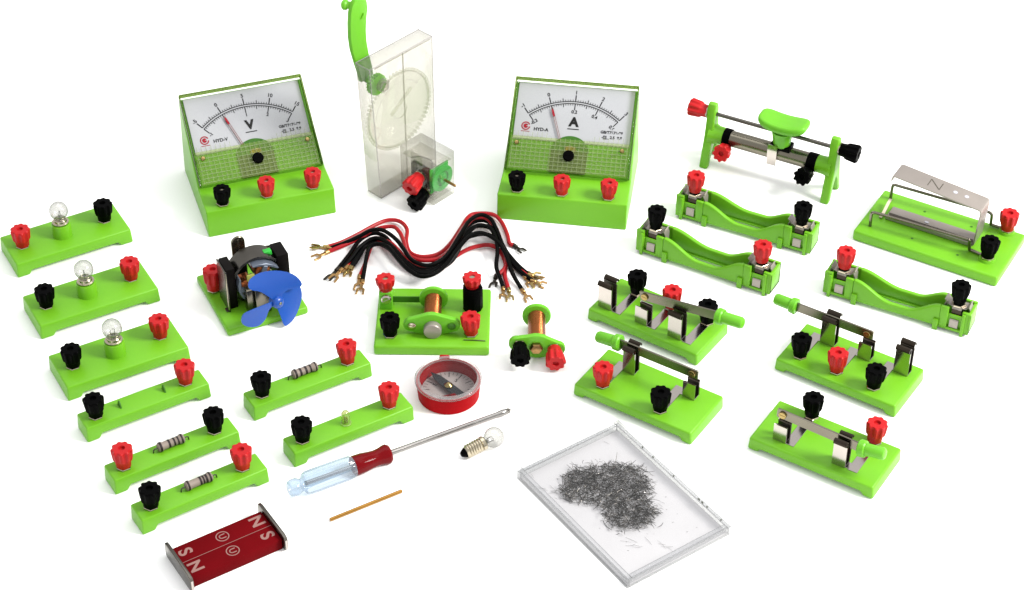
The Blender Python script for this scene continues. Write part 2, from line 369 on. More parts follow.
def switch(label,x,y,yaw,L,W,terms,clips,piv,bl,group):
    r=thing('knife_switch',label,'switch',x,y,yaw,group)
    b=footed(L+1.8,W+2.6,7.0,5.,1.9,1.0); part('base',b,'green',r)
    for tx,ty,c in terms: terminal(r,tx,ty,6.8,c,lift=1.4)
    near=lambda cx: min((t for t in terms),key=lambda t: abs(t[0]-cx))
    for cx,y0,y1,h,w,ty in clips: clip(r,cx,y0,y1,h,w,near(cx)[1],near(cx)[0])
    cx,y0,y1,h,w,ty=piv; clip(r,cx,y0,y1,h,w,near(cx)[1],near(cx)[0],name='pivot_clip',curl=False)
    blade(r,*bl); return r
GS='single blade knife switches'; GD='two way knife switches'
switch('green knife switch behind the filings box, its knobs in front of a closed dark blade',62.7,-78.1,-33.4,60.8,28,
       [(-19.4,-8.6,'red'),(11.3,-9.,'black')],[(-13.8,5,9.6,15.8,6.2,-8.6)],(18,5,9.6,10.5,6.2,-9.),(18.2,20.6,-21.4,20.4,7.3,-32.2,19.0),GS)
switch('green knife switch nearest the lower right corner, blade lying in its fork',139.5,-113.6,-32.6,59.6,27.5,
       [(-12.9,12.8,'black'),(18.,12.4,'red')],[(11.2,-10.2,-5.4,15.4,6.4,12.4)],(-17.8,-10.,-5.4,10.5,6.4,12.8),(-18.2,21.,20.3,19.8,-7.7,30.4,21.6),GS)
switch('two way knife switch with three knobs along its front, blade leaning to the upper left',157.5,-59.6,-33.5,60.2,29,
       [(-22,-8,'black'),(-2.8,-8.5,'red'),(16.2,-9,'black')],[(-15.2,6.2,10.8,16.8,7.2,-8),(22.6,6.2,10.8,16.8,7.2,-9)],(3.8,6.2,10.8,10.8,6.4,-8.5),(3.3,20.8,-34.8,20.3,8.5,-44.6,20.3),GD)
switch('two way knife switch with three knobs behind its metal forks, blade pointing right',70,-24.1,-34.7,59.8,27,
       [(-17.3,8.9,'black'),(2.3,8.6,'red'),(21.9,9,'black')],[(-23.8,-10.2,-5.4,16.,7.2,8.9),(15.2,-10.2,-5.4,16.,7.2,9)],(-3.4,-10.2,-5.4,11,6.6,8.6),(-3,22.4,37.4,29.,-7.8,49.,30.4),GD)

# ------------------------------------------------------------------ battery holders
def battery_holder(x,y,yaw,cols,label):
    r=thing('battery_holder',label,'battery holder',x,y,yaw,'green battery holders')
    X=36.7; D=12.2; H=14.3
    def wall(y0,y1,low,shift):
        top=[]
        for i in range(41):
            u=-22+44*i/40; k=.5-.5*math.cos(PI*max(0,min(1,(abs(u-shift)-4)/(18-abs(shift)*(1 if (u-shift)*shift>0 else -1))))); top.append((u,low+(H-.3-low)*k))
        o=[(-22,1.6)]+top+[(22,1.6)]
        b.prism(o,y0,y1,'y',.7,3,minang=40)
    b=B(); wall(0,2.4,6.3,2.); wall(D-2.4,D,8.4,4.)
    b.box(-22,22,1.2,3.2,1.4,2.5,.3,2); b.box(-22,22,D-3.4,D-1.2,1.4,2.5,.3,2)
    for s in (-1,1):
        a,c=(22,X) if s>0 else (-X,-22)
        ins=29.2*s
        b.box(a,c,.0,D,1.4,2.8,.2,1)                                     # end floor
        b.box(a if s>0 else a,(ins-3.4),.0,1.5,1.4,H,.25,2); b.box(ins+3.4,c,.0,1.5,1.4,H-.4,.25,2)   # front pieces beside the slot
        b.box(ins-3.6,ins+3.6,1.7,2.4,1.4,H-4.5,.15,1)                   # recessed web behind the clip
        b.box(a,c,D-1.5,D,1.4,H-.6,.25,2)
        e=c if s>0 else a
        b.box(min(e,e-s*1.5),max(e,e-s*1.5),0,D,1.4,H-1,.25,2)           # end wall
        b.box(s*20.6-1.3,s*20.6+1.3,-1.1,.4,0,6.2,.3,2); b.box(s*20.6-1.3,s*20.6+1.3,D-.4,D+1.,0,6.2,.3,2)
        b.box(s*33.6-.8,s*33.6+.8,-.8,.4,0,H-1.2,.25,2)
    part('body',b,'green',r,(0,0,0))
    for s in (-1,1):
        c=B(); x0=29*s
        c.ribbon([(1.3,2.7),(.8,3.1),(1.0,7.0),(1.5,7.2)],x0-2.1,x0+2.1,.5,'x'); c.ribbon([(2.9,12.4),(3.4,13.6),(9.,13.6),(9.6,12.6),(9.9,4)],x0-2.3,x0+2.3,.5,'x')
        dk=B(); dk.ribbon([(1.6,7.1),(2.7,7.6),(2.9,12.6)],x0-2.2,x0+2.2,.4,'x')  # dark strip painting the shade in the recess above the tab
        for k in (-1,1):
            c.ribbon([(x0+k*2.3,13.6),(x0+k*4.6,14.2),(x0+k*6.4,16.6)] if k*s<0 else [(x0+k*2.3,13.6),(x0+k*4.4,13.9),(x0+k*5.8,16.)],3.4,8.6,.5,'y')
            c.ribbon([(x0+k*5.3,15.),(x0+k*6.3,13.),(x0+k*6.2,8.)],3.6,8.4,.5,'y')
        cc_=part('contact_clip',c,'dullsteel',r); part('shade_leaf',dk,'shadeleaf',cc_)
        terminal(r,x0*1.0,5.6,13.9,cols[0 if s<0 else 1],lift=2.2,sc=.97)
        k=B(); k.cyl((x0,5.6,13.8),(x0,5.6,16.4),2.7,n=18); part('insulating_collar',k,'black',r)
    return r
battery_holder(116.8,47.5,-26.8,('red','black'),'green battery holder with red knob at left, farthest back, beneath the sliding rheostat')
battery_holder(94.2,16.5,-29.7,('black','red'),'green battery holder with black knob at its left end and red at its right')
battery_holder(185.,-16.,-27.2,('red','black'),'green battery holder in front of the two rail apparatus at the right edge')

# ------------------------------------------------------------------ meters
def meter(name,label,x,y,yaw,letter,upper,lower,model):
    r=thing(name,label,'meter',x,y,yaw,None)
    W=33.4
    b=B(); b.prism([(0,0),(62.5,0),(62.2,44.2),(61.,44.95),(20.2,15.9),(.9,15.2)],-W,W,'x',1.0,3)
    # body narrows a little towards its top
    for v in b.bm.verts: v.co.x*=1-.035*max(0,v.co.z-12)/34
    part('body',b,'green',r)
    p0=V(0,20,16); p1=V(0,62,46); d=(p1-p0).normalized(); n=d.cross(V(1,0,0)).normalized(); n=-n if n.z<0 else n
    F=Matrix(((1,d.x,n.x,p0.x),(0,d.y,n.y,p0.y),(0,d.z,n.z,p0.z),(0,0,0,1)))
    T=lambda h: F@Matrix.Translation((0,0,h))
    # dial card
    c=B(); c.box(-30.4,30.4,18.6,49.6,.2,.7,.1,1,mx=F); dial=part('dial',c,'card',r)
    R0=37.4; cs=3.1; A=math.radians(38.9)
    s=B(); h=.82
    def P(a,rr): return (rr*math.sin(a),cs+rr*math.cos(a))
    def quad(a,b_,c_,d_,bb): bb.poly([F@V(*q,h) for q in (a,b_,c_,d_)])
    for rr,w in ((R0-.55,.22),(R0+.55,.22)):
        for i in range(60):
            a0=-A+2*A*i/60; a1=-A+2*A*(i+1)/60
            quad(P(a0,rr-w),P(a1,rr-w),P(a1,rr+w),P(a0,rr+w),s)
    N=40
    for i in range(N+1):
        a=-A+2*A*i/N; big=i%10==0; mid=i%5==0
        w=(.26 if big else .19 if mid else .14)/R0
        for sg in (-1,1):
            r0=R0+sg*.55; r1=r0+sg*(3.6 if big else 1.9 if mid else 1.1)
            quad(P(a-w,min(r0,r1)),P(a+w,min(r0,r1)),P(a+w,max(r0,r1)),P(a-w,max(r0,r1)),s)
    s.poly([F@V(*q,h) for q in ((-2.6,25.6),(3.4,25.6),(3.4,26.1),(-2.6,26.1))])
    part('scale_marks',s,'ink',dial,smooth=0)
    it=[]
    for i,(u,l) in enumerate(zip(upper,lower)):
        a=-A+2*A*i/4; q=P(a,R0+5.6); it.append((u,q[0],q[1],2.8,-a)); q=P(a,R0-5.2) ; it.append((l,q[0],q[1],2.5,-a))
    it+=[('GB/T7676-98',20.6,25.6,2.1,0),('-\u25a1\u22a5 2.5  8.8'.replace('\u25a1','[]').replace('\u22a5','|_'),20.9,22.9,2.1,0),(model,-16.2,24.2,2.5,0)]
    text('lettering',it,'ink',dial,T(.84),.06)
    text('unit_letter',[(letter,.4,29.6,6.8,0)],'ink',dial,T(.84),.34)
    e=B()
    for i in range(24):                                                  # red ring emblem with a dot inside
        a0=2*PI*i/24+.4;a1=a0+2*PI/24
        if i>21: continue
        f=lambda a,rr: (-24.3+rr*math.cos(a),25.6+rr*math.sin(a))
        quad(f(a0,1.75),f(a1,1.75),f(a1,2.35),f(a0,2.35),e)
        quad(f(a0,.0001),f(a1,.0001),f(a1,1.25),f(a0,1.25),e)
    e.poly([F@V(*q,h) for q in ((-26.6,22.5),(-22,22.5),(-22,22.8),(-26.6,22.8))])
    part('emblem',e,'redink',dial,smooth=0)
    # works behind the lower window
    w=B(); w.box(-9.6,9.2,1.6,13.6,.3,.9,.1,1,mx=F); part('movement_panel',w,'greywindow',r)
    w=B(); pts=[(9.6*math.cos(t),13.4+8.6*math.sin(t)) for t in [PI*i/24 for i in range(25)]]; w.prism(pts,.25,1.,'z',.15,1,mx=F); mw=part('movement_window',w,'darkgreen',r)
    w=B()
    for k in range(3): w.tube([F@V(.3+rr*math.cos(a)*1.5,14.6+rr*math.sin(a)*.8,1.4) for a,rr in [(t*.5,.6+k*.6+.05*t) for t in range(13)]],.18,6)
    w.box(-2.4,3.,13.9,16.2,1.0,1.5,.2,1,mx=F); part('hair_spring',w,'brassrod',mw)
    nd=B(); a=-A/2; q0=P(a,35.4); q1=P(a,17); dd=Vector((q1[0]-q0[0],q1[1]-q0[1])).normalized(); nn=Vector((-dd.y,dd.x))
    def strip2(wa,wb,sh): 
        return [(q0[0]+nn.x*(sh-wa),q0[1]+nn.y*(sh-wa)),(q0[0]+nn.x*(sh+wa),q0[1]+nn.y*(sh+wa)),(q1[0]+nn.x*(sh+wb),q1[1]+nn.y*(sh+wb)),(q1[0]+nn.x*(sh-wb),q1[1]+nn.y*(sh-wb))]
    nd.prism(strip2(.12,.12,.38),1.6,1.9,'z',0,mx=F); nd.prism(strip2(.12,.12,-.38),1.6,1.9,'z',0,mx=F)
    part('needle',nd,'needle',r,smooth=0)
    nt_=B(); nt_.prism([(q0[0]+nn.x*.55+dd.x*1.5,q0[1]+nn.y*.55+dd.y*1.5),(q0[0]+dd.x*1.,q0[1]+dd.y*1.),(q0[0]-nn.x*.55+dd.x*1.5,q0[1]-nn.y*.55+dd.y*1.5),(q0[0]-nn.x*.55+dd.x*5,q0[1]-nn.y*.55+dd.y*5),(q0[0]+nn.x*.55+dd.x*5,q0[1]+nn.y*.55+dd.y*5)],1.5,2.0,'z',0,mx=F)
    part('needle_tip',nt_,'redink',r,smooth=0)
    # clear cover, ribbed over its lower part
    cv=B(); cv.box(-31.8,31.8,.4,51.4,.06,4.0,.7,3,mx=F); cover=part('cover',cv,'cover',r)
    ce=B(); ce.box(-32.3,32.3,50.7,51.5,.3,4.1,.25,2,mx=F); ce.box(-32.4,-31.7,.6,50.7,.3,4.1,.2,2,mx=F); ce.box(31.7,32.4,.6,50.7,.3,4.1,.2,2,mx=F)
    part('cover_edge',ce,'coveredge',cover)
    lp=B(); lp.box(-31.,31.,1.,19.2,2.6,3.0,.05,1,mx=F); part('lower_panel',lp,'lowpanel',cover)
    rb=B()
    for k in range(8):
        s0=1.6+k*2.2; rb.box(-30.4,30.4,s0,s0+.36,3.5,3.95,.05,1,mx=F)
    for k in range(25):
        xx=-29.8+k*2.48
        if abs(xx+.2)<10.5 and False: continue
        rb.box(xx-.13,xx+.13,1.4,19.2+(2.4 if abs(xx)>12 else 0),3.3,3.8,.05,1,mx=F)
    part('ribbing',rb,'rib',cover)
    for sx in (-27.6,27.2):
        sc_=B(); sc_.lathe([(0,3.2),(1.1,3.2),(1.25,4.1),(.9,4.6),(0,4.7)],16,mx=F@Matrix.Translation((sx,15.,0))); part('cover_screw',sc_,'brass',cover)
    ad=B(); ad.lathe([(0,3.2),(2.9,3.2),(2.9,4.4),(2.5,4.8),(0,4.8)],28,mx=F@Matrix.Translation((0,10,0))); ad.box(-2.1,2.1,9.7,10.3,4.8,4.95,.05,1,mx=F); part('zero_adjuster',ad,'black',cover)
    for tx,cc in ((-23.7,'black'),(-.7,'red'),(23.2,'red')): terminal(r,tx,5.6,15.3,cc,sc=.93,lift=.9,flat=.94)
    return r
meter('voltmeter','green voltmeter with a large V on its white dial, left of the clear hand generator',-122.4,57.,18.49,'V',('-5','0','5','10','15'),('-1','0','1','2','3'),'BYD-V'.replace('BYD','HYD'))
meter('ammeter','green ammeter with a large A on its white dial, right of the clear hand generator',25.2,57.7,-8.6,'A',('-1','0','1','2','3'),('-0.2','0','0.2','0.4','0.6'),'HYD-A')

# ------------------------------------------------------------------ hand generator
r=thing('hand_generator','clear plastic hand cranked generator standing upright with a green crank','generator',-52.6,96.,46.8)
XL,XR,H,T_=-22.6,18.,81.,10.4
def hollow(b,x0,x1,y0,y1,z0,z1,t=1.0):
    b.box(x0,x1,y0,y1,z0,z1,.5,2); b.box(x0+t,x1-t,y0+t,y1-t,z0+t,z1-t,.3,1)
b=B(); b.box(XL,XR,0,T_,.25,H,.6,2)
for v in b.bm.verts:
    if v.co.x<0: v.co.x*=1+.17*v.co.z/H
case=part('case',b,'dyno',r)
b=B(); xt=XL*1.17
for p,q in (((xt+.2,.2,H-.2),(XR-.2,.2,H-.2)),((xt+.2,T_-.2,H-.2),(XR-.2,T_-.2,H-.2)),((XL+.2,.2,.6),(xt+.2,.2,H-.2)),((XR-.2,.2,.6),(XR-.2,.2,H-.2)),((xt+.2,.2,H-.2),(xt+.2,T_-.2,H-.2)),((XR-.2,.2,H-.2),(XR-.2,T_-.2,H-.2)),((XL+.2,.2,.6),(XR-.2,.2,.6)),((XL+.2,.2,.6),(XL+.2,T_-.2,.6))): b.tube([p,q],.34,8)
part('edge_highlight',b,'rim',case)  # pale tubes added to draw bright highlight lines along the case edges
b=B(); b.box(-2.6,-2.2,.6,1.6,1,H-1,.1,1); b.box(XL+.6,XR-.6,.8,1.4,H-2.2,H-1.4,.2,1); part('partition',b,'dyno',case)
b=B(); b.lathe([(0,-.9),(21,-.9),(21.4,-.5),(21.4,.9),(21,1.2),(17,1.2),(16.4,.4),(5,.4),(4.4,1.8),(0,1.8)],64,mx=Matrix.Translation((-2.6,5.4,44))@Matrix.Rotation(PI/2,4,'X')); 
for k in range(60):
    a=2*PI*k/60; b.box(-.6,.6,-.9,.9,21,22.8,.1,1,mx=Matrix.Translation((-2.6,5.4,44))@Matrix.Rotation(a,4,'Y'))
b.box(-8,10,4.2,4.8,46,48.6,.2,1,mx=Matrix.Translation((-2.6,0,44))@Matrix.Rotation(-.6,4,'Y')@Matrix.Translation((2.6,0,-44)))
part('large_gear',b,'palegear',r)
b=B(); b.lathe([(0,-1.6),(5.4,-1.6),(5.4,1.6),(0,1.6)],40,lobes=lambda th,i:1+.07*(1 if math.cos(20*th)>0 else -1),mx=Matrix.Translation((-17.0,5.6,66))@Matrix.Rotation(PI/2,4,'X')); part('pinion_gear',b,'green2',r)
b=B(); b.lathe([(0,0),(3.4,0),(3.4,2.6),(2.4,3.0),(2.2,1.),(0,1.)],28,mx=Matrix.Translation((-18.6,0.2,69))@Matrix.Rotation(PI/2,4,'X')); part('bearing',b,'dyno',r)
# crank behind the case
cr=[(-17.6,67),(-18.2,72),(-20.2,80),(-21.7,88),(-22.1,95),(-21.6,102),(-20.6,108),(-20.2,111.5)]
hw=[4.2,4.4,4.6,5.0,5.3,5.5,5.7,4.9]
Lp=[];Rp=[]
for i,(u,w) in enumerate(cr):
    a=Vector(cr[max(i-1,0)]);c=Vector(cr[min(i+1,len(cr)-1)]); d=(c-a).normalized(); nn=Vector((-d.y,d.x))*hw[i]; Lp.append((u+nn.x,w+nn.y)); Rp.append((u-nn.x,w-nn.y))
cap=[(-20.2+4.6*math.cos(t),111.6+3.6*math.sin(t)) for t in [PI*k/8 for k in range(1,8)]]
b=B(); b.prism(Rp+cap+Lp[::-1],T_+.8,T_+3.6,'y',.6,2,minang=40)
b.cyl((-17.6,T_-3,67),(-17.6,T_+2,67),2.2)
cro=part('crank',b,'green2',r)
b=B(); b.lathe([(0,0),(2.0,0),(1.9,2.4),(2.6,3.2),(2.7,4.6),(2.0,5.4),(0,5.6)],24,mx=along((-23.0,T_+3.2,111.),(-25.5,T_+9,110.5))); part('crank_knob',b,'green2',cro)
b=B(); b.prism([(-1.5,-1),(1.5,-1.2),(.5,1.6)],-.9,0,'y',.1,1,mx=Matrix.Translation((-19.,T_+.8,104.5))); part('crank_stop',b,'green2',cro)
# motor housing
b=B(); b.box(-8.2,7.6,-24.2,-.1,.25,27.2,.5,2); mh=part('motor_housing',b,'dyno2',r)
b=B(); b.box(-7.,6.4,-23.,-1,2.2,2.9,.1,1); b.box(-7.,6.4,-22.8,-1,21.5,22.1,.1,1); b.box(-2.,-1.5,-20,-1.5,3,21,.1,1); part('inner_frame',b,'dyno2',mh)
b=B(); b.lathe([(0,-1.),(7.4,-1.),(7.4,1.),(4.4,1.),(4.2,.2),(2.6,.2),(2.2,1.8),(0,1.8)],36,mx=Matrix.Translation((.2,-21.6,12.6))@Matrix.Rotation(PI/2,4,'X')); b.box(-6.6,6.6,-20.6,-19.8,5,20,.3,2); part('drive_wheel',b,'gearglow',r)
b=B(); b.cyl((.8,-20,11.8),(.8,-31.5,11.8),.75,n=14); part('shaft',b,'bronze',r)
b=B(); b.box(-6.4,-3.4,-18,-6,6,18.5,.4,2); b.box(-7.,-6.,-17,-8,8,16,.2,1); b.tube([(-5,-5,20),(-2,-9,21),(0,-15,20),(-3,-18,19)],.35,8,4); part('motor_can',b,'darksteel',r)
terminal(r,-8.4,-15.0,15.2,'red',(-1,-.25,-.15),1.0,.8); terminal(r,-8.4,-18.4,6.2,'black',(-1,-.22,-.1),1.0,.8)

# ------------------------------------------------------------------ fan motor
r=thing('fan_motor','open electric motor with a three bladed blue fan on a green base','fan motor',-117.2,-23.4,25.5)
b=B(); b.box(-20.6,20.6,0,47,0,4.2,1.2,3); part('base',b,'green',r)
def bracket(x0,x1,inner):
    b=B(); b.box(x0,x1,14.5,25.5,4.2,28.,.5,2); return b
mg1=part('magnet_block',bracket(-14.4,-9.8,1),'magnetblack',r)
b=B(); b.ribbon([(12.4,4.6),(12.6,12),(13.0,20),(13.2,28)],-15.2,-14.5,.5,'x'); b.box(-15.3,-14.5,13.6,26,4.2,27.6,.15,1); b.box(-16.4,-14.5,13,16,4.2,4.8,.15,1); part('brush_plate',b,'darksteel',r)
b=B(); b.tube([(-15.2,12.4,6),(-15.0,12.9,18),(-14.8,13.2,27.4)],.3,8); part('brush_edge',b,'lampbrass',r)
mg2=part('magnet_block',bracket(11.6,17.6,-1),'magnetblack',r)
b=B(); b.prism([(-3.4,4.2),(3.4,4.2),(3.4,31)]+[(3.4*math.cos(t),31+3.4*math.sin(t)) for t in [PI*k/10 for k in range(1,10)]]+[(-3.4,31)],29,30.2,'y',.2,1); b.box(-.35,.35,28.6,29.2,16,33,.1,1); part('rear_bearing_plate',b,'bladesteel',r,(-2.6,0,0))
b=B(); b.box(-3.6,3.8,5.,6.,4.2,19,.3,2); b.box(-7,-2,8,12.5,4.2,17.5,.3,2); b.box(-.6,3.8,10.,12.5,4.2,16,.3,2); part('front_bearing_plate',b,'bladesteel',r)
b=B(); b.lathe([(12.2,-5),(13.6,-5),(13.6,5),(12.2,5)],48,close=True,mx=Matrix.Translation((1.8,20.5,16.5))@Matrix.Rotation(PI/2,4,'X')); arm=part('pole_ring',b,'darksteel',r)
b=B()
for k in range(3):
    mx=Matrix.Translation((1.8,17.5,16.5))@Matrix.Rotation(2*PI*k/3+.35,4,'Y')
    b.box(-3.6,3.6,-4,4,3.5,9.4,1.2,3,mx=mx)
part('winding',b,'copper',r)
b=B()
for k in range(3):
    mx=Matrix.Translation((1.8,17.0,16.5))@Matrix.Rotation(2*PI*k/3+.35,4,'Y')
    b.prism([(-7,9.2),(-4,10.6),(0,11.3),(4,10.6),(7,9.2),(6.6,8.6),(0,10.),(-6.6,8.6)],-4.6,4.,'y',.2,1,mx=mx); b.box(-1.2,1.2,-4.6,4,1.5,10,.2,1,mx=mx)
part('armature_core',b,'bluegrey',r)
b=B(); b.lathe([(0,-2),(2.6,-2),(2.6,2.6),(0,2.6)],18,mx=Matrix.Translation((1.8,11,16.5))@Matrix.Rotation(PI/2,4,'X')); b.box(-4.8,-.8,12.4,13.4,19.1,23.1,.5,2); part('commutator',b,'yellow',r)
b=B(); b.box(6.4,10.5,18.,21.,25.5,29.5,.4,2); part('pole_spacer',b,'gearglow',r)
b=B(); b.cyl((1.8,32,16.5),(1.8,10,16.5),.8,n=14); b.cyl((1.8,12,16.5),(4.6,-2.6,14.4),.8,n=14); part('axle',b,'steelrod',r)
def fan():
    b=B(); C=V(4.6,-1.4,14.2); ax=V(.28,-.9,.22).normalized()
    ux=V(1,0,0); ux=(ux-ax*ux.dot(ax)).normalized(); uz=ax.cross(ux); uz=-uz if uz.z<0 else uz
    # three broad overlapping blades, each a bent sheet of its own outline in the disc plane
    OUT=([(-2.5,2.5),(-7.6,8.2),(-12.2,11.0),(-13.6,13.4),(-11.8,16.2),(-5.6,17.3),(2.5,15.7),(9.2,12.1),(12.4,7.3),(11.8,4.5),(5.2,4.4),(.8,1.5)],
         [(.8,1.5),(5.9,4.4),(12.9,4.4),(15.5,.6),(15.5,-4.4),(12.3,-9.1),(7.6,-12.4),(2.6,-13.2),(.6,-12.2),(.2,-7.5),(-.4,-1.8)],
         [(-2.6,1.3),(-6.1,1.6),(-17.6,1.8),(-20.2,-.4),(-19.8,-4.2),(-16.3,-7.3),(-11.6,-8.5),(-7.6,-6.5),(-5.,-2.4),(-1.7,-.8)])
    for k,o in enumerate(OUT):
        ol=[Vector((q[0],q[1],0)) for q in o]; ol=spline(ol+[ol[0]],3)[:-1]
        c0=sum((Vector(q) for q in o),Vector((0,0)))/len(o); e=c0.normalized(); t=Vector((-e.y,e.x))
        def at(q):
            u=q.x*e.x+q.y*e.y; v=q.x*t.x+q.y*t.y
            return C+ux*q.x+uz*q.y+ax*(-.16*v+.010*v*v-.004*u*u+(.7,-.4,.2)[k])
        m=bmesh.new(); rings=[]
        for f in (1.,.75,.5,.25):
            for sg in (.35,-.35): rings.append([m.verts.new(at(Vector((c0.x+(q.x-c0.x)*f,c0.y+(q.y-c0.y)*f)))+ax*sg*(1 if f<1 else .5)) for q in ol])
        cv=[m.verts.new(at(c0)+ax*sg) for sg in (.35,-.35)]; n=len(ol)
        for i in range(n):
            j=(i+1)%n
            for s2 in (0,1):
                for q in range(3): m.faces.new([rings[2*q+s2][i],rings[2*q+s2][j],rings[2*q+2+s2][j],rings[2*q+2+s2][i]])
                m.faces.new([rings[6+s2][i],rings[6+s2][j],cv[s2]])
            m.faces.new([rings[0][i],rings[0][j],rings[1][j],rings[1][i]])
        bmesh.ops.recalc_face_normals(m,faces=m.faces); b._merge(m)
    b.lathe([(0,-2.6),(2.9,-2.6),(3.1,1.4),(2.4,2.6),(1.,3.0),(0,3.1)],28,mx=along(C,C+ax)); return b,C,ax
b,C_,ax_=fan(); fo=part('fan',b,'blue',r,smooth=60)
b=B(); b.cyl(C_+ax_*2.6,C_+ax_*3.6,.75,n=12); part('axle_tip',b,'steel',fo)
terminal(r,-16.2,32,4.2,'red',sc=1.05,flat=1.1); terminal(r,16.,37,4.2,'black',sc=.98)

# ------------------------------------------------------------------ coils
def coil(r,cx,y0,zc,yb,zb,lz,roll=0.):
    """lozenge front flange, wound core, round rear flange"""
    o=[]
    for sx,rr,n in ((1,3.9,6),(0,7,8),(-1,3.9,6)): pass
    for t in [(-PI/2+PI*k/8) for k in range(9)]: o.append((9.6+3.9*math.cos(t),3.9*math.sin(t)))
    for k in range(1,10):
        t=PI*k/10; 
        if .25*PI<t<.75*PI: o.append((7.6*math.cos(t),6.3*math.sin(t)+.5))
    for t in [(PI/2+PI*k/8) for k in range(9)]: o.append((-9.6+3.9*math.cos(t),3.9*math.sin(t)))
    for k in range(1,10):
        t=PI+PI*k/10
        if 1.25*PI<t<1.75*PI: o.append((7.6*math.cos(t),6.3*math.sin(t)-.5))
    b=B(); b.prism(o,y0-1.3,y0+1.3,'y',.5,2,mx=Matrix.Translation((cx,0,zc))@Matrix.Rotation(roll,4,'Y'),minang=40); part('front_flange',b,'green2',r)
    b=B(); b.lathe([(0,-1),(6.4,-1),(6.9,-.6),(6.9,.6),(6.4,1),(0,1)],40,mx=Matrix.Translation((cx,yb,zb))@Matrix.Rotation(PI/2,4,'X')); part('rear_flange',b,'green2',r)
    L=yb-y0
    w=B(); w.lathe([(0,1.2),(4.1,1.2),(4.2,1.8),(4.2,L-1.4),(4.1,L-1),(0,L-1)],32); part('copper_coil',w,'copper',r,(cx,y0,zc),Vector((0,L,zb-zc)).to_track_quat('Z','Y').to_euler())
r=thing('electromagnet','small loose coil with green flanges and copper winding, knobs toward the viewer','electromagnet',11.8,-46.8)
coil(r,0,0,7.2,22,7.4,0,math.radians(9))
b=B(); b.lathe([(0,-.5),(2.9,-.5),(3.2,0),(3.2,1.6),(2.6,2.2),(1.2,1.6),(0,1.6)],6,mx=Matrix.Translation((-.4,-1.2,7.2))@Matrix.Rotation(PI/2,4,'X')); part('core_bolt',b,'bronze',r)
terminal(r,-8.2,-1.2,8.6,'black',(.02,-1,-.08),1.0,.6); terminal(r,8.0,-1.2,6.4,'red',(.06,-1,-.06),1.0,.6)

r=thing('relay_board','green board with copper coil, round iron core and five knobs','relay',-37.8,-23.6,-.8)
b=B(); b.box(-27.3,27.3,-22.3,22.3,0,5.6,1.2,3); part('base',b,'green',r)
coil(r,0,-12,11.,7,11.4,0)
b=B(); b.lathe([(0,0),(4.,0),(4.3,.4),(4.3,3.),(3.9,3.5),(0,3.5)],36,mx=Matrix.Translation((.4,-13.2,9.8))@Matrix.Rotation(PI/2,4,'X')); part('iron_core',b,'dullsteel',r)
b=B(); b.box(-3.4,3.4,-13.2,-10.8,5.4,8,.4,2); b.box(-4,4,5.8,8.2,5.4,8,.4,2); part('coil_cradle',b,'green2',r)
for sx in (-9.4,9.4):
    b=B(); b.lathe([(0,0),(1.9,0),(2,.5),(1.2,1.1),(0,1.2)],16,mx=Matrix.Translation((sx,-13.4,11.))@Matrix.Rotation(PI/2,4,'X')); part('flange_screw',b,'darkgreen' if sx>0 else 'lampbrass',r)
b=B(); b.box(-26.2,-19.8,5.,11.5,5.4,15.8,.6,2); part('contact_post',b,'green2',r)
b=B(); b.lathe([(0,0),(2.5,0),(2.5,1.2),(1.9,1.8),(0,1.9)],22,mx=Matrix.Translation((-22.6,5.,12.6))@Matrix.Rotation(PI/2,4,'X')); b.box(-2.1,2.1,-.3,.3,1.7,2.1,.05,1,mx=Matrix.Translation((-22.6,5.,12.6))@Matrix.Rotation(PI/2,4,'X')@Matrix.Rotation(.5,4,'Z')); part('adjusting_screw',b,'steel',r)
b=B(); b.box(-20,-3,8.4,9.,7.4,11.,.15,1); part('shadow_line_spring',b,'darkgreen',r)  # thin contact leaf, coloured as the dark green shadow line behind the coil
terminal(r,-23.,8.4,15.4,'red',sc=.98,lift=.4,flat=.68)
terminal(r,-19.8,-14.,5.6,'black'); terminal(r,18.6,-12.8,5.6,'red')
b=B(); b.lathe([(0,0),(4.4,0),(4.9,.5),(4.9,12.8),(4.5,13.4),(0,13.4)],9); part('insulator',b,'black',r,(18.8,7.,5.6))
terminal(r,18.6,7.2,18.2,'red',sc=.96,lift=.4,flat=.66)
b=B(); b.tube([(15,-17.4,5.9),(20,-17.6,6.0),(25.5,-18,5.9)],.22,8); part('contact_wire',b,'darksteel',r)

# ------------------------------------------------------------------ rail apparatus
r=thing('rail_apparatus','green board with two bent wire rails and a folded steel strip marked N','rail apparatus',216.2,43.2,-30.6)
b=B(); b.box(-38.3,38.3,-20.8,20.6,0,6,1.2,3); part('base',b,'green',r)
b=B(); b.prism([(-28.2,-3.6),(18,-3.6),(18,7.6),(-28.2,7.6)],6.1,6.8,'z',.12,1); b.ribbon([(-3.6,6.5),(-3.6,8.4)],-28,18,.6,'x')
b.prism([(-27.4,-.6),(17.6,-.6),(17.6,0),(-27.4,0)],6.8,8.6,'z',.1,1)
bs=part('lower_strip',b,'dullsteel',r)
b=B(); b.box(-9.4,-7.4,2.6,4.,6.85,7.1,.05,1); part('pale_patch',b,'card',bs)  # small pale block on top of the strip
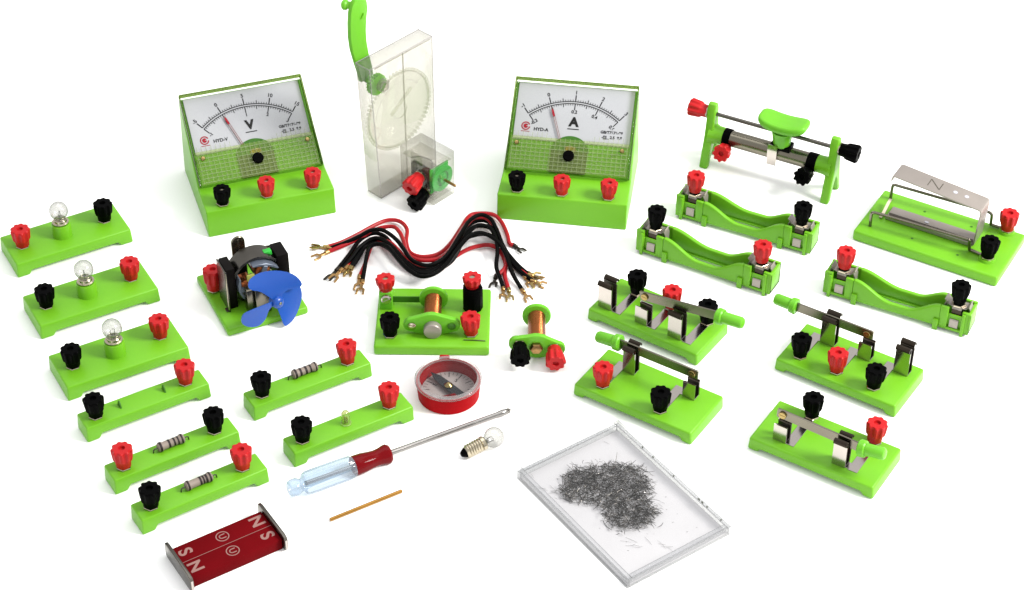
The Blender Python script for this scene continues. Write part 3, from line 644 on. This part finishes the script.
# folded strip: upright at right end, long arm above
zt=29.5
b=B(); b.ribbon([(17.6,6.4),(19.2,8.5),(20.2,zt-1.4),(19.8,zt-.4),(19.,zt+.1),(-25.6,zt+4.2),(-26.8,zt+3.8),(-27.3,zt+1.2)],-4.6,7.4,.7,'y')
top=part('upper_strip',b,'dullsteel',r)
hx=B()
for q in (4.2,10.2): hx.lathe([(0,0),(1.15,0),(1.15,.06),(0,.06)],20,mx=Matrix.Translation((q,1.8,zt+.47+(19.-q)*4.1/44.6))@Matrix.Rotation(.0917,4,'Y'))
part('punched_hole',hx,'card',top)
# an N punched sideways on the strip
n_=B()
z=zt+.5
def bar(p,q,w):
    p=Vector(p);q=Vector(q); d=(q-p).normalized(); m=Vector((-d.y,d.x))*w; n_.poly([(v.x,v.y,zt+.50+(19.-v.x)*4.1/44.6) for v in (p-m,q-m,q+m,p+m)])
bar((-9.6,-1.4),(-9.6,4.6),.22); bar((-3.4,-1.4),(-3.4,4.6),.22); bar((-9.4,4.4),(-3.6,-1.2),.3)
part('stamped_letter',n_,'bladesteel',top,smooth=0)
b=B(); b.tube(spline([V(-32.3,-13.1,5.8),V(-32.4,-12.9,13.2),V(-31.4,-12.6,14.4),V(-28,-12.2,14.5),V(0,-10.6,14.5),V(16.,-9.6,14.5),V(17.6,-9.4,14.3),V(18.2,-9.,13.2),V(18.6,-7.8,7.6),V(19.6,-7.4,7.1),V(27.6,-8.6,7.0)],5),.8,10); part('rail_wire',b,'bladesteel',r)
b=B(); b.tube(spline([V(-32.4,14.2,5.8),V(-32.3,14.4,13.6),V(-31.2,14.6,14.8),V(-28,14.8,14.9),V(2,16.4,14.8),V(17.,17.2,14.6),V(19.6,17.3,14.0),V(20.2,17.4,12.6),V(20.4,17.6,8.),V(21.2,17.8,7.2),V(28,18.,7.1)],5),.8,10); part('rail_wire',b,'bladesteel',r)
b=B(); b.ribbon([(-5,6.9),(-1,7.2),(5,9.8),(8,10.4)],-31,-29.4,.5,'x'); part('spring_strip',b,'lampbrass',r)
for q in ((-13,12.6),(12.2,12.6),(-10,-12.),(14.6,-13.2)):
    b=B(); b.lathe([(0,6.01),(.7,6.01),(.7,6.06),(0,6.06)],12,mx=Matrix.Translation((*q,0))); part('screw_hole',b,'darkgreen',r)
for (tx,ty,cc) in ((29.,17.6,'red'),(28.4,-9.,'black')):
    b=B(); b.lathe([(0,5.8),(4.4,5.8),(4.0,6.8),(3.9,7.2),(0,7.2)],24,mx=Matrix.Translation((tx,ty,0))); part('terminal_boss',b,'green',r)
    terminal(r,tx,ty,7.1,cc,lift=.9)

# ------------------------------------------------------------------ sliding rheostat
r=thing('rheostat','sliding rheostat on green end feet with a saddle shaped green slider','rheostat',131.4,92.7,-27.8)
def foot(x):
    b=B(); o=[(-1.2,0)]
    L=[(-1.2,0),(2.6,0),(5.9,9),(8.1,12.6),(10.6,9),(13.8,0),(17.4,0),(14.6,10.),(12.6,19),(11.2,27),(10.9,33),(9.6,36),(8,36.8),(6.4,36),(5.1,33),(4.8,27),(3.4,18)]
    b.prism(L,x-2.3,x+2.3,'x',.8,3,minang=50); return b
for s,x in ((1,-33.4),(-1,35.)):
    b=foot(x); b.lathe([(0,0),(6.2,0),(5.6,2.2),(4.9,4),(4.7,8.4),(0,8.4)],28,mx=along((x,8,17.5),(x+s,8,17.5))); part('end_foot',b,'green',r)
b=B(); b.cyl((-25.5,8,17.5),(27.2,8,17.5),4.4,n=36); part('resistance_tube',b,'bladesteel',r)
b=B(); b.cyl((-25.8,8,17.5),(-21.8,8,17.5),4.9,n=36); part('end_band',b,'black',r)
b=B(); b.cyl((21.4,8,17.5),(26.6,8,17.5),4.9,n=36); part('end_band',b,'black',r)
b=B(); b.cyl((-37,8,30.),(39.5,8,30.),1.1,n=16); part('slide_rod',b,'darksteel',r)
b=B()
def saddle():
    m=bmesh.new(); n=64; prof=[(.3,0),(.6,0),(.84,0),(.93,-.35),(.985,-1.1),(1.,-2.2),(.985,-3.4),(.93,-4.3),(.82,-4.8),(.5,-4.9),(.25,-4.9)]
    def pt(f,th,dz):
        c,q=math.cos(th),math.sin(th); e=.52
        x=13.4*f*math.copysign(abs(c)**e,c); y=7.2*f*math.copysign(abs(q)**e,q); return V(6+x,8.4+y,37.2+2.5*(x/13.4)**2+dz)
    rings=[[m.verts.new(pt(f,2*PI*k/n,dz)) for k in range(n)] for f,dz in prof]
    for p,q in zip(rings[:-1],rings[1:]):
        for k in range(n): m.faces.new([p[k],p[(k+1)%n],q[(k+1)%n],q[k]])
    for ring,dz in ((rings[0],0),(rings[-1],-4.9)):
        c=m.verts.new((6,8.4,37.2+dz))
        for k in range(n): m.faces.new([ring[k],ring[(k+1)%n],c])
    bmesh.ops.recalc_face_normals(m,faces=m.faces); return m
b._merge(saddle()); sl=part('slider',b,'green2',r,smooth=60)
b=B(); b.lathe([(0,22.6),(4.2,22.6),(4.6,24),(5.4,29),(6.,31.5),(0,31.5)],28,mx=Matrix.Translation((6,8,0))); part('slider_stem',b,'green2',sl)
b=B(); b.box(.6,11.6,4.6,12,20.6,23.4,.4,2); part('slider_shoe',b,'black',sl)
b=B(); b.ribbon([(3.2,24),(2.8,22),(2.9,12.6),(3.6,11.6)],.4,5.6,.5,'x'); part('contact_clip',b,'steel',sl)
def kn(x,y,z,c,ax,sc=1.): terminal(r,x,y,z,c,ax,sc,.6)
kn(-35.6,8,30.,'red',(-1,0,.05)); kn(37.,8,30.,'black',(1,0,-.03))
kn(-23.2,4.4,13.,'red',(.1,-.93,.3),.98); kn(23.2,4.4,12.6,'black',(.0,-.93,.3),.98)

# ------------------------------------------------------------------ compass
r=thing('compass','round red compass with clear lid and dark needle, in front of relay board','compass',-29.3,-73.5)
b=B(); b.lathe([(0,0),(13.4,0),(14.2,.5),(14.9,8.6),(14.9,9.2),(13.6,9.2),(13.2,2.6),(0,2.6)],64); part('case',b,'redcase',r)
b=B(); b.lathe([(0,2.7),(12.6,2.7),(12.6,3.1),(0,3.1)],56); di=part('dial',b,'compassdial',r)
b=B()
for k in range(36):
    a=2*PI*k/36; w=.1 if k%3 else .2; r0=10.2 if k%3 else 8.8
    e=V(math.cos(a),math.sin(a),0); t=V(-e.y,e.x,0)*w; b.poly([e*r0-t+V(0,0,3.16),e*12.+-t+V(0,0,3.16),e*12.+t+V(0,0,3.16),e*r0+t+V(0,0,3.16)])
part('degree_marks',b,'ink',di,smooth=0)
text('lettering',[(s_,7.2*math.sin(a+.5),7.2*math.cos(a+.5),3.,-a-.5) for s_,a in (('N',PI),('E',PI*1.5),('S',0),('W',PI/2))],'ink',di,Matrix.Translation((0,0,3.2)),.02)
b=B(); d=V(15.2,-17.4,0).normalized(); t=V(-d.y,d.x,0)
pts=[d*-13.,d*-8-t*1.9,d*0-t*2.3,d*8.6-t*2.4,d*10.2+t*.3,d*8.6+t*2.4,t*2.3,d*-8+t*1.9]
b.prism([(p.x,p.y) for p in pts],5.2,5.5,'z',.05,1); nd=part('needle',b,'darkneedle',r)
b=B(); e=V(-d.y,d.x,0)*-1
b.prism([(p.x,p.y) for p in (d*5-t*2.2,d*3-t*7.,d*6.5-t*4.6)],5.0,5.2,'z',.03,1); b.prism([(p.x,p.y) for p in (d*6-t*1.2,d*10.-t*1.8,d*8.-t*4.2,d*5-t*3.6)],5.55,5.7,'z',.03,1); part('arrow_mark',b,'redhandle',nd)
b=B(); b.lathe([(0,3),(.7,3),(.7,5.6),(2.0,5.7),(2.0,6.1),(1.1,6.9),(.5,7.4),(0,7.5)],24); part('pivot',b,'brass',r)
b=B(); b.lathe([(0,9.3),(13.1,9.3),(15.2,8.9),(15.5,9.3),(15.5,10.3),(15.1,10.7),(0,10.8)],64); li=part('lid',b,'lid',r)
b=B(); b.lathe([(13.3,9.35),(15.25,9.0),(15.5,9.4),(15.5,10.3),(15.1,10.75),(13.3,10.85)],64,close=True); part('lid_rim',b,'rim',li)
b=B(); b.box(-4.6,.2,15.,17.6,3.6,9.6,.7,2); part('tab',b,'redcase',r)

# ------------------------------------------------------------------ screwdriver, loose bulb, rod
sd=thing('screwdriver','screwdriver with a clear fluted handle and dark red collar','screwdriver',0,0)
p0=V(-97.2,-141.6,5.4); pt=V(-.4,-85.6,1.6); ax=(pt-p0).normalized(); L=(pt-p0).length
mx=along(p0,pt)
b=B(); b.lathe([(0,0),(2.6,0),(3.5,.6),(3.9,2),(3.9,4.),(3.3,5.2),(2.8,6.),(3.,6.6),(4.6,7.6),(5.2,9.4),(5.3,13),(5.3,28),(5.1,30.6),(4.4,31.4),(0,31.4)],60,mx=mx,
        lobes=lambda th,i: 1-(.12*max(0,math.cos(6*th))**2 if 8<i<13 else 0)); part('handle',b,'acrylic',sd)
b=B(); b.lathe([(0,8),(1.0,8),(1.0,31),(0,31)],16,mx=mx); part('tang',b,'steelrod',sd)
b=B(); b.lathe([(0,31.3),(4.3,31.3),(4.6,32.2),(4.5,36),(4.0,39.5),(3.7,42),(3.9,44.6),(4.5,47),(4.6,48.2),(4.0,49.2),(1.7,49.4),(0,49.4)],40,mx=mx,lobes=lambda th,i: 1-(.05*max(0,math.cos(6*th))**2 if 1<i<7 else 0)); part('collar',b,'redhandle',sd)
b=B(); b.lathe([(0,49),(1.2,49),(1.2,L-7),(1.45,L-5.6),(1.5,L-4.2),(1.2,L-2.6),(.5,L-.5),(0,L)],20,mx=mx)
part('shank',b,'steelrod',sd)
b=B()
for k in range(4): b.box(-.14,.14,.5,1.22,L-4.6,L-.8,.03,1,mx=mx@Matrix.Rotation(PI/2*k+.4,4,'Z'))
part('cross_tip',b,'darksteel',sd)

lb=thing('light_bulb','loose small bulb with clear globe and threaded metal base, beside the screwdriver tip','light bulb',-20.2,-115.6)
bulb_parts(lb,(0,0,3.3),V(.84,.53,.12).to_track_quat('Z','Y').to_euler(),6,True,'loose')

b=B(); b.cyl((-78.5,-155.7,.95),(-48.2,-137.9,.95),.85,n=16,bev=.2); o=part('brass_rod',b,'brassrod'); tag(o,'thin gold coloured metal rod lying in front of the screwdriver','rod')

# ------------------------------------------------------------------ magnets and keepers
MX,MY,MA=-122.2,-163.6,32.36
def bar_magnet(y0,y1,lab,l0,l1,rotl):
    r=thing('bar_magnet',lab,'magnet',MX,MY,MA,'paired bar magnets')
    b=B(); b.box(-25.6,16.4,y0,y1,0,6,.25,2); part('bar',b,'redpaint',r)
    yc=(y0+y1)/2; h=6.05
    if y1<-10:
        e=B(); e.box(-25.4,16.2,y1-.16,y1+.03,5.9,6.08,.03,1); part('pale_edge',e,'whiteink',r)  # thin pale line along the far top edge of the nearer bar
    for q in ((l0,-21.6,yc+.2,8.2,rotl),(l1,11.9,yc+.2,8.2,rotl)): text('pole_letter',[q],'whiteink',r,Matrix.Translation((0,0,h)),.22)
    e=B(); cx=-4.2
    for i in range(32):
        a0=2*PI*i/32;a1=2*PI*(i+1)/32; f=lambda a,rr:(cx+rr*math.cos(a),yc+rr*math.sin(a),h)
        e.poly([f(a0,2.5),f(a1,2.5),f(a1,2.95),f(a0,2.95)])
    # a U inside the ring
    def bar2(p,q,w=.27):
        p=Vector(p);q=Vector(q); d=(q-p).normalized(); m=Vector((-d.y,d.x))*w; e.poly([(v.x,v.y,h) for v in (p-m,q-m,q+m,p+m)])
    cs,sn=math.cos(rotl),math.sin(rotl)
    R2=lambda x,y:(cx+x*cs-y*sn,yc+x*sn+y*cs)
    sg=-1
    arc=[R2(1.05*math.cos(t),sg*(.3+1.05*math.sin(t))) for t in [PI*k/8 for k in range(9)]]
    for p,q in zip(arc[:-1],arc[1:]): bar2(p,q)
    bar2(R2(1.05,.3*sg),R2(1.05,1.4)); bar2(R2(-1.05,.3*sg),R2(-1.05,1.4))
    part('emblem',e,'whiteink',r,smooth=0); return r
bar_magnet(-10.5,-.75,'farther dark red bar magnet of the pair, S left and N right','S','N',-PI/2+.0)
bar_magnet(-20.4,-10.6,'nearer dark red bar magnet of the pair, N left and S right','N','S',-PI/2+.0)
def keeper(x,lab):
    r=thing('magnet_keeper',lab,'keeper',MX,MY,MA,'steel keeper plates on the magnets')
    o=[(-22.9,2.4),(-22,.4),(-20,0),(0,0),(2.2,.5),(2.8,2.4),(2.8,6),(2.2,7.8),(0,8.4),(-20,8.4),(-22.2,7.8),(-22.9,6)]
    b=B(); b.prism(o,x-.8,x+.8,'x',.3,2,minang=60); part('plate',b,'darksteel',r)
    b=B(); b.box(x-.5,x+.5,-22.98,-22.6,1.6,6.6,.1,1); part('cut_edge',b,'steel',r); return r
keeper(-26.5,'steel keeper plate across the left ends of the red magnets'); keeper(17.3,'steel keeper plate across the right ends of the red magnets')

# ------------------------------------------------------------------ filings box
r=thing('filings_box','shallow clear plastic box lying flat with grey filings in it','box',48.0,-146.4,-55.3)
LX,LY,HB=40.2,27.9,6.2
b=B(); b.box(-LX+1,LX-1,-LY+1,LY-1,.3,1.1,.2,1); part('floor',b,'tray',r)
b=B()
def frame(b,X,Y,t,z0,z1,bev):
    b.box(-X,X,-Y,-Y+t,z0,z1,bev,2); b.box(-X,X,Y-t,Y,z0,z1,bev,2); b.box(-X,-X+t,-Y+t+.01,Y-t-.01,z0,z1,bev,2); b.box(X-t,X,-Y+t+.01,Y-t-.01,z0,z1,bev,2)
frame(b,LX,LY,1.3,.1,HB-1.5,.3); part('wall',b,'boxwall',r)
b=B(); frame(b,LX+.25,LY+.25,2.6,HB-1.5+.02,HB-.3,.35); lid=part('lid_rim',b,'boxwall',r)
b=B(); b.box(-LX+2.2,LX-2.2,-LY+2.2,LY-2.2,HB-.75,HB-.35,.1,1); part('lid',b,'clear',r)
b=B()
for i in range(9):
    t=random.uniform(-.9,.9); b.box(t*LX-.4,t*LX+.4,LY-2.0,LY-1.5,HB-1.,HB-.22,.1,1)
part('rim_glint',b,'greywindow',lid)  # small grey blocks standing in for dark glints along the rim

blob=[(23.1,-129.4),(25.9,-126.5),(37.5,-122.6),(45.6,-122.2),(53.7,-122.6),(58.8,-127.5),(61.1,-135.2),(59.3,-143.7),(63.5,-152.1),(59.9,-158.6),(50.5,-163.1),(42.8,-160.4),(39.8,-153.0),(37.3,-147.4),(32.7,-145.6),(23.5,-144.6),(20.9,-139.0)]
def inside(x,y):
    c=False; n=len(blob)
    for i in range(n):
        x1,y1=blob[i];x2,y2=blob[(i+1)%n]
        if (y1>y)!=(y2>y) and x<(x2-x1)*(y-y1)/(y2-y1)+x1: c=not c
    return c
fb=bmesh.new()
def sliver(x,y,z,L,a,tilt,w,curve):
    d=V(math.cos(a)*math.cos(tilt),math.sin(a)*math.cos(tilt),math.sin(tilt)); s=V(-math.sin(a),math.cos(a),0); u=d.cross(s)
    rings=[]
    for i in range(4):
        t=i/3-.5; c=V(x,y,z)+d*L*t+s*curve*(t*t-.1)*L; c.z=min(max(c.z,1.25),5.1); ww=w*(1-abs(t)*.9)
        rings.append([fb.verts.new((c+s*ww)*K),fb.verts.new((c+u*ww)*K),fb.verts.new((c-s*ww*.6-u*ww*.6)*K)])
    for p,q in zip(rings[:-1],rings[1:]):
        for k in range(3): fb.faces.new([p[k],p[(k+1)%3],q[(k+1)%3],q[k]])
rnd=random.Random(3); cnt=0
while cnt<2900:
    x=rnd.uniform(18,66); y=rnd.uniform(-166,-120)
    if not inside(x,y): continue
    q_=1.9 if rnd.random()<.2 else .9
    x+=rnd.gauss(0,q_); y+=rnd.gauss(0,q_)
    sliver(x,y,1.3+3*rnd.random()**1.5,rnd.choice((.7,1.2,1.8,2.6,4.,6.))*rnd.uniform(.7,1.3),rnd.uniform(0,PI*2),rnd.gauss(0,.3),rnd.uniform(.08,.19),rnd.gauss(0,.6)); cnt+=1
for (x,y),n in zip([(15.0,-136.7),(20.9,-140.9),(45.2,-164.0),(48.5,-168.5),(52.0,-173.0),(64.4,-170.4),(68.2,-172.1),(11.0,-128.0),(42.1,-106.4),(54.1,-98.7),(56.7,-168.6),(18,-138.6),(63,-128),(65,-147)],(3,7,6,4,5,3,3,1,1,1,1,7,2,4)):
    for k in range((n+1)//2): sliver(x+rnd.gauss(0,1.3),y+rnd.gauss(0,.8),1.5,rnd.uniform(2.,6),rnd.uniform(-1.1,.2)+PI,0,rnd.uniform(.05,.08),rnd.gauss(0,.3))
for k in range(45):
    t_=rnd.uniform(-.85,.85)*37; u_=rnd.uniform(-.8,.8)*25; a_=math.radians(-55.3)
    sliver(48+t_*math.cos(a_)-u_*math.sin(a_),-146.4+t_*math.sin(a_)+u_*math.cos(a_),1.35,rnd.uniform(.3,.9),rnd.uniform(0,6),0,rnd.uniform(.05,.12),0)
nf=len(fb.faces)
fb.faces.ensure_lookup_table()
for i_,f_ in enumerate(fb.faces):
    q_=(i_//9)%19
    if q_ in (0,7): f_.material_index=1
    elif q_ in (3,9,13,16): f_.material_index=2
me=bpy.data.meshes.new('iron_filings'); fb.to_mesh(me); fb.free(); finish(me,M['filing'],0); me.materials.append(M['steel']); me.materials.append(M['darksteel'])
fo=bpy.data.objects.new('iron_filings',me); COL.objects.link(fo); fo['kind']='stuff'; tag(fo,'heap of fine grey iron filings inside the clear box','filings')

# ------------------------------------------------------------------ test leads
LEADS=[
('r', [(-93.2, 37.4, 1.2), (-86.7, 40.4, 1.5), (-78.1, 47.1, 1.7), (-69.5, 55.4, 2.0), (-63.1, 58.7, 2.2), (-57.2, 56.9, 2.4), (-53.9, 50.5, 2.4), (-53.8, 39.8, 2.4), (-51.6, 31.4, 2.4), (-45.1, 27.9, 2.4), (-36.9, 29.9, 2.4), (-31.4, 37.7, 2.4), (-26.3, 51.5, 2.4), (-22.2, 61.3, 2.4), (-17.0, 63.7, 2.4), (-10.4, 63.1, 2.2), (-5.8, 57.5, 2.0), (-2.2, 47.1, 1.7), (-1.1, 39.6, 1.5), (0.9, 38.6, 1.2)], [(-101.2, 36.6), (5.8, 33.5)]) ,
('r', [(-92.4, 33.4, 1.2), (-85.1, 36.4, 2.3), (-76.5, 42.7, 3.3), (-67.7, 48.5, 4.4), (-61.2, 48.4, 5.4), (-56.9, 43.3, 6.2), (-55.0, 35.9, 6.2), (-51.9, 25.0, 6.2), (-44.8, 20.3, 6.2), (-37.2, 20.9, 6.2), (-31.7, 26.5, 6.2), (-26.9, 39.0, 6.2), (-23.2, 49.7, 6.2), (-18.8, 55.1, 6.2), (-12.9, 54.7, 6.2), (-8.4, 47.5, 5.4), (-4.4, 34.1, 4.4), (-2.9, 26.1, 3.3), (-3.6, 18.2, 2.3), (-7.9, 13.4, 1.2)], [(-99.9, 27.9), (-9.6, 4.8)]) ,
('b', [(-91.6, 36.1, 1.2), (-83.9, 38.2, 3.2), (-77.0, 41.5, 5.1), (-71.2, 43.6, 7.1), (-64.6, 40.6, 9.0), (-58.4, 33.0, 10.0), (-54.3, 24.7, 10.0), (-49.5, 15.4, 10.0), (-43.1, 10.7, 10.0), (-36.9, 12.7, 10.0), (-31.5, 20.5, 10.0), (-26.1, 36.2, 10.0), (-21.2, 47.9, 10.0), (-16.1, 52.6, 10.0), (-10.9, 50.2, 9.0), (-7.7, 43.2, 7.1), (-3.8, 31.0, 5.1), (1.9, 21.1, 3.2), (7.0, 16.4, 1.2)], [(-102.0, 38.3), (13.2, 13.9)]) ,
('b', [(-86.6, 19.5, 1.2), (-82.2, 29.9, 1.9), (-77.0, 40.5, 2.7), (-70.9, 45.9, 3.4), (-64.2, 42.4, 4.1), (-58.7, 33.1, 4.3), (-53.8, 23.8, 4.3), (-48.5, 16.6, 4.3), (-42.1, 14.5, 4.3), (-35.9, 18.6, 4.3), (-29.8, 26.9, 4.3), (-23.8, 46.9, 4.3), (-18.8, 54.4, 4.3), (-13.6, 54.7, 4.1), (-8.6, 50.2, 3.4), (-5.1, 38.4, 2.7), (0.7, 24.7, 1.9), (8.8, 14.4, 1.2)], [(-91.7, 10.2), (15.1, 11.9)]) ,
('b', [(-84.7, 19.1, 1.2), (-80.0, 26.7, 2.8), (-75.9, 32.9, 4.4), (-70.3, 37.7, 6.1), (-64.3, 33.9, 7.7), (-58.8, 25.0, 8.1), (-54.0, 16.8, 8.1), (-48.1, 8.7, 8.1), (-42.4, 7.1, 8.1), (-35.6, 11.1, 8.1), (-29.6, 19.9, 8.1), (-24.8, 32.3, 8.1), (-18.6, 45.0, 8.1), (-12.8, 46.6, 7.7), (-9.0, 44.5, 6.1), (-4.4, 31.9, 4.4), (1.9, 18.5, 2.8), (10.1, 9.7, 1.2)], [(-89.2, 10.2), (15.1, 6.8)]) ,
('r', [(-82.3, 21.1, 1.2), (-79.0, 29.5, 1.5), (-75.0, 37.5, 1.8), (-68.8, 41.8, 2.0), (-62.8, 37.8, 2.3), (-57.3, 29.3, 2.4), (-52.5, 22.1, 2.4), (-47.3, 17.6, 2.4), (-41.7, 18.8, 2.4), (-36.1, 22.1, 2.4), (-31.1, 25.2, 2.4), (-23.6, 32.9, 2.4), (-17.3, 36.6, 2.4), (-11.5, 37.2, 2.3), (-6.4, 34.0, 2.0), (-3.7, 23.9, 1.8), (-3.8, 13.0, 1.5), (-1.6, 2.9, 1.2)], [(-84.5, 15.5), (-0.9, -6.1)]) ,
('b', [(-80.4, 21.1, 1.2), (-77.2, 27.3, 2.4), (-73.7, 34.1, 3.6), (-68.3, 35.3, 4.7), (-62.3, 30.0, 5.9), (-57.5, 22.3, 6.2), (-52.7, 14.8, 6.2), (-47.5, 8.7, 6.2), (-41.8, 7.5, 6.2), (-35.5, 12.1, 6.2), (-29.6, 20.3, 6.2), (-24.2, 35.9, 6.2), (-18.6, 40.5, 6.2), (-12.8, 41.6, 5.9), (-7.7, 38.9, 4.7), (-4.4, 33.0, 3.6), (0.0, 22.1, 2.4), (6.3, 13.4, 1.2)], [(-81.4, 15.9), (9.6, 4.8)]) ,
('b', [(-73.8, 9.7, 1.2), (-72.7, 17.0, 3.2), (-72.5, 23.7, 5.1), (-70.7, 29.5, 7.1), (-65.6, 29.7, 9.0), (-60.6, 24.7, 10.0), (-55.8, 16.4, 10.0), (-50.4, 7.3, 10.0), (-44.7, 2.2, 10.0), (-38.5, 3.8, 10.0), (-32.5, 11.3, 10.0), (-27.7, 22.6, 10.0), (-21.6, 35.1, 10.0), (-15.9, 37.2, 10.0), (-10.2, 35.3, 9.0), (-6.3, 31.6, 7.1), (-2.5, 22.7, 5.1), (0.6, 12.9, 3.2), (5.1, 2.3, 1.2)], [(-75.3, -6.1), (8.7, -6.1)]) ,
('r', [(-75.5, 13.4, 1.2), (-73.8, 20.7, 1.9), (-72.2, 29.2, 2.5), (-70.7, 35.7, 3.2), (-66.6, 39.0, 3.8), (-61.4, 37.3, 4.3), (-56.6, 30.0, 4.3), (-51.1, 20.7, 4.3), (-45.3, 17.2, 4.3), (-39.1, 19.6, 4.3), (-32.9, 24.8, 4.3), (-28.8, 37.3, 4.3), (-24.5, 50.1, 4.3), (-20.1, 56.6, 4.3), (-14.9, 58.1, 4.3), (-9.7, 52.9, 3.8), (-6.4, 42.0, 3.2), (-3.8, 29.2, 2.5), (1.9, 20.3, 1.9), (7.9, 13.4, 1.2)], [(-76.3, -0.6), (12.5, 4.8)]) ,
('b', [(-79.7, 20.5, 1.2), (-76.3, 28.9, 2.7), (-72.9, 36.3, 4.3), (-67.2, 38.5, 5.8), (-61.7, 32.3, 7.3), (-56.2, 22.6, 8.1), (-50.7, 13.1, 8.1), (-44.9, 8.3, 8.1), (-38.1, 10.3, 8.1), (-32.1, 17.8, 8.1), (-26.6, 30.3, 8.1), (-21.8, 41.8, 8.1), (-16.7, 45.7, 8.1), (-11.5, 43.5, 8.1), (-8.0, 36.5, 7.3), (-7.0, 27.0, 5.8), (-7.5, 16.6, 4.3), (-5.0, 7.4, 2.7), (-4.4, 4.3, 1.2)], [(-80.8, 16.9), (-4.3, -5.1)]) ,
]
LAB=['red lead arching highest on the left, its right fork lying alone at upper right','red lead just inside the highest left arch, ending near the dark fork at lower right','black lead reaching out among the pale gold forks at far left','black lead with the dark fork foremost in the left middle bunch','black lead second in the left middle bunch, running to the right bunch of forks',
     'red lead forming the lowest right arch, ending in a gold fork above the coil','black lead of the left middle bunch with the bundle underside beneath it','black lead hanging lowest at left, its right end pointing at the loose coil','red lead hanging down at the left beside the lowest black end','black lead with its right end beside the lowest red gold fork']
for i,((c,pts,ends),lab) in enumerate(zip(LEADS,LAB)):
    x0,y0,_=pts[0]
    o=thing('test_lead',lab,'lead',0,0,0,'red and black test leads')
    P_=[V(*p)+(V(random.uniform(-.45,.45),random.uniform(-.45,.45),0) if 0<q<len(pts)-1 else V(0,0,0)) for q,p in enumerate(pts)]; b=B(); b.tube(spline(P_,6),1.08,10); part('wire',b,'redwire' if c=='r' else 'blackwire',o,label=('red' if c=='r' else 'black')+' insulated wire')
    for k,(st,nx) in enumerate(((P_[0],P_[1]),(P_[-1],P_[-2]))):
        d=V(ends[k][0]-st.x,ends[k][1]-st.y,0); 
        if d.length<2: d=st-nx; d.z=0
        Ld=max(7.5,min(d.length,10.5)); d.normalize()
        m=Matrix.Translation((st.x,st.y,1.1))@Matrix.Rotation(math.atan2(d.y,d.x),4,'Z')@Matrix.Rotation(random.uniform(-.35,.35),4,'X')
        b=B(); q=Ld
        b.lathe([(0,0),(1.2,0),(1.2,2.6),(.9,3.),(0,3.)],12,mx=m@Matrix.Translation((-.8,0,0))@Matrix.Rotation(PI/2,4,'Y'))
        b.prism([(1.8,-.8),(q*.5,-.8),(q*.6,-2.1),(q,-2.2),(q,-1.2),(q*.68,-1.0),(q*.62,-.3),(q*.62,.3),(q*.68,1.0),(q,1.2),(q,2.2),(q*.6,2.1),(q*.5,.8),(1.8,.8)],-.3,.3,'z',.08,1,mx=m)
        dark=(i,k) in ((0,1),(1,1),(3,0)); part('spade_lug',b,'darklug' if dark else ('brass' if (i+k)%3==0 else 'bronze'),o,label='blackened fork end' if dark else 'gold coloured fork end')

# ------------------------------------------------------------------ camera and light
PITCH=math.radians(38.843)
cam=bpy.data.cameras.new('camera'); co=bpy.data.objects.new('camera',cam); COL.objects.link(co)
co.location=(0,-1000*K*math.cos(PITCH),1000*K*math.sin(PITCH)); co.rotation_euler=(PI/2-PITCH,0,0)
cam.sensor_width=36; cam.lens=36*2036.87/1024; cam.clip_start=.05; cam.clip_end=50
SC.camera=co
w=bpy.data.worlds.new('World'); SC.world=w; w.use_nodes=True
bg=w.node_tree.nodes['Background']; bg.inputs[0].default_value=(1,1,1,1); bg.inputs[1].default_value=WORLD
def area(name,loc,tgt,size,power,col=(1,1,1)):
    l=bpy.data.lights.new(name,'AREA'); l.shape='RECTANGLE'; l.size,l.size_y=size; l.energy=power; l.color=col
    o=bpy.data.objects.new(name,l); COL.objects.link(o); o.location=loc; o.rotation_euler=(Vector(loc)-Vector(tgt)).to_track_quat('Z','Y').to_euler(); return o
area('softbox_overhead',(.1,.5,2.2),(0,0,0),(2.4,1.6),P_TOP)
area('softbox_key',(1.95,-.5,1.75),(0,0,0),(.8,.8),P_KEY,(1,.975,.92))
area('softbox_front',(-.5,-2.3,.75),(0,0,0),(1.6,.7),P_FRONT)
SC.view_settings.view_transform='Standard'; SC.view_settings.look='None'; SC.view_settings.exposure=0; SC.view_settings.gamma=1
SC.render.engine='CYCLES'
SC.cycles.max_bounces=16; SC.cycles.transparent_max_bounces=40; SC.cycles.diffuse_bounces=4; SC.cycles.glossy_bounces=5
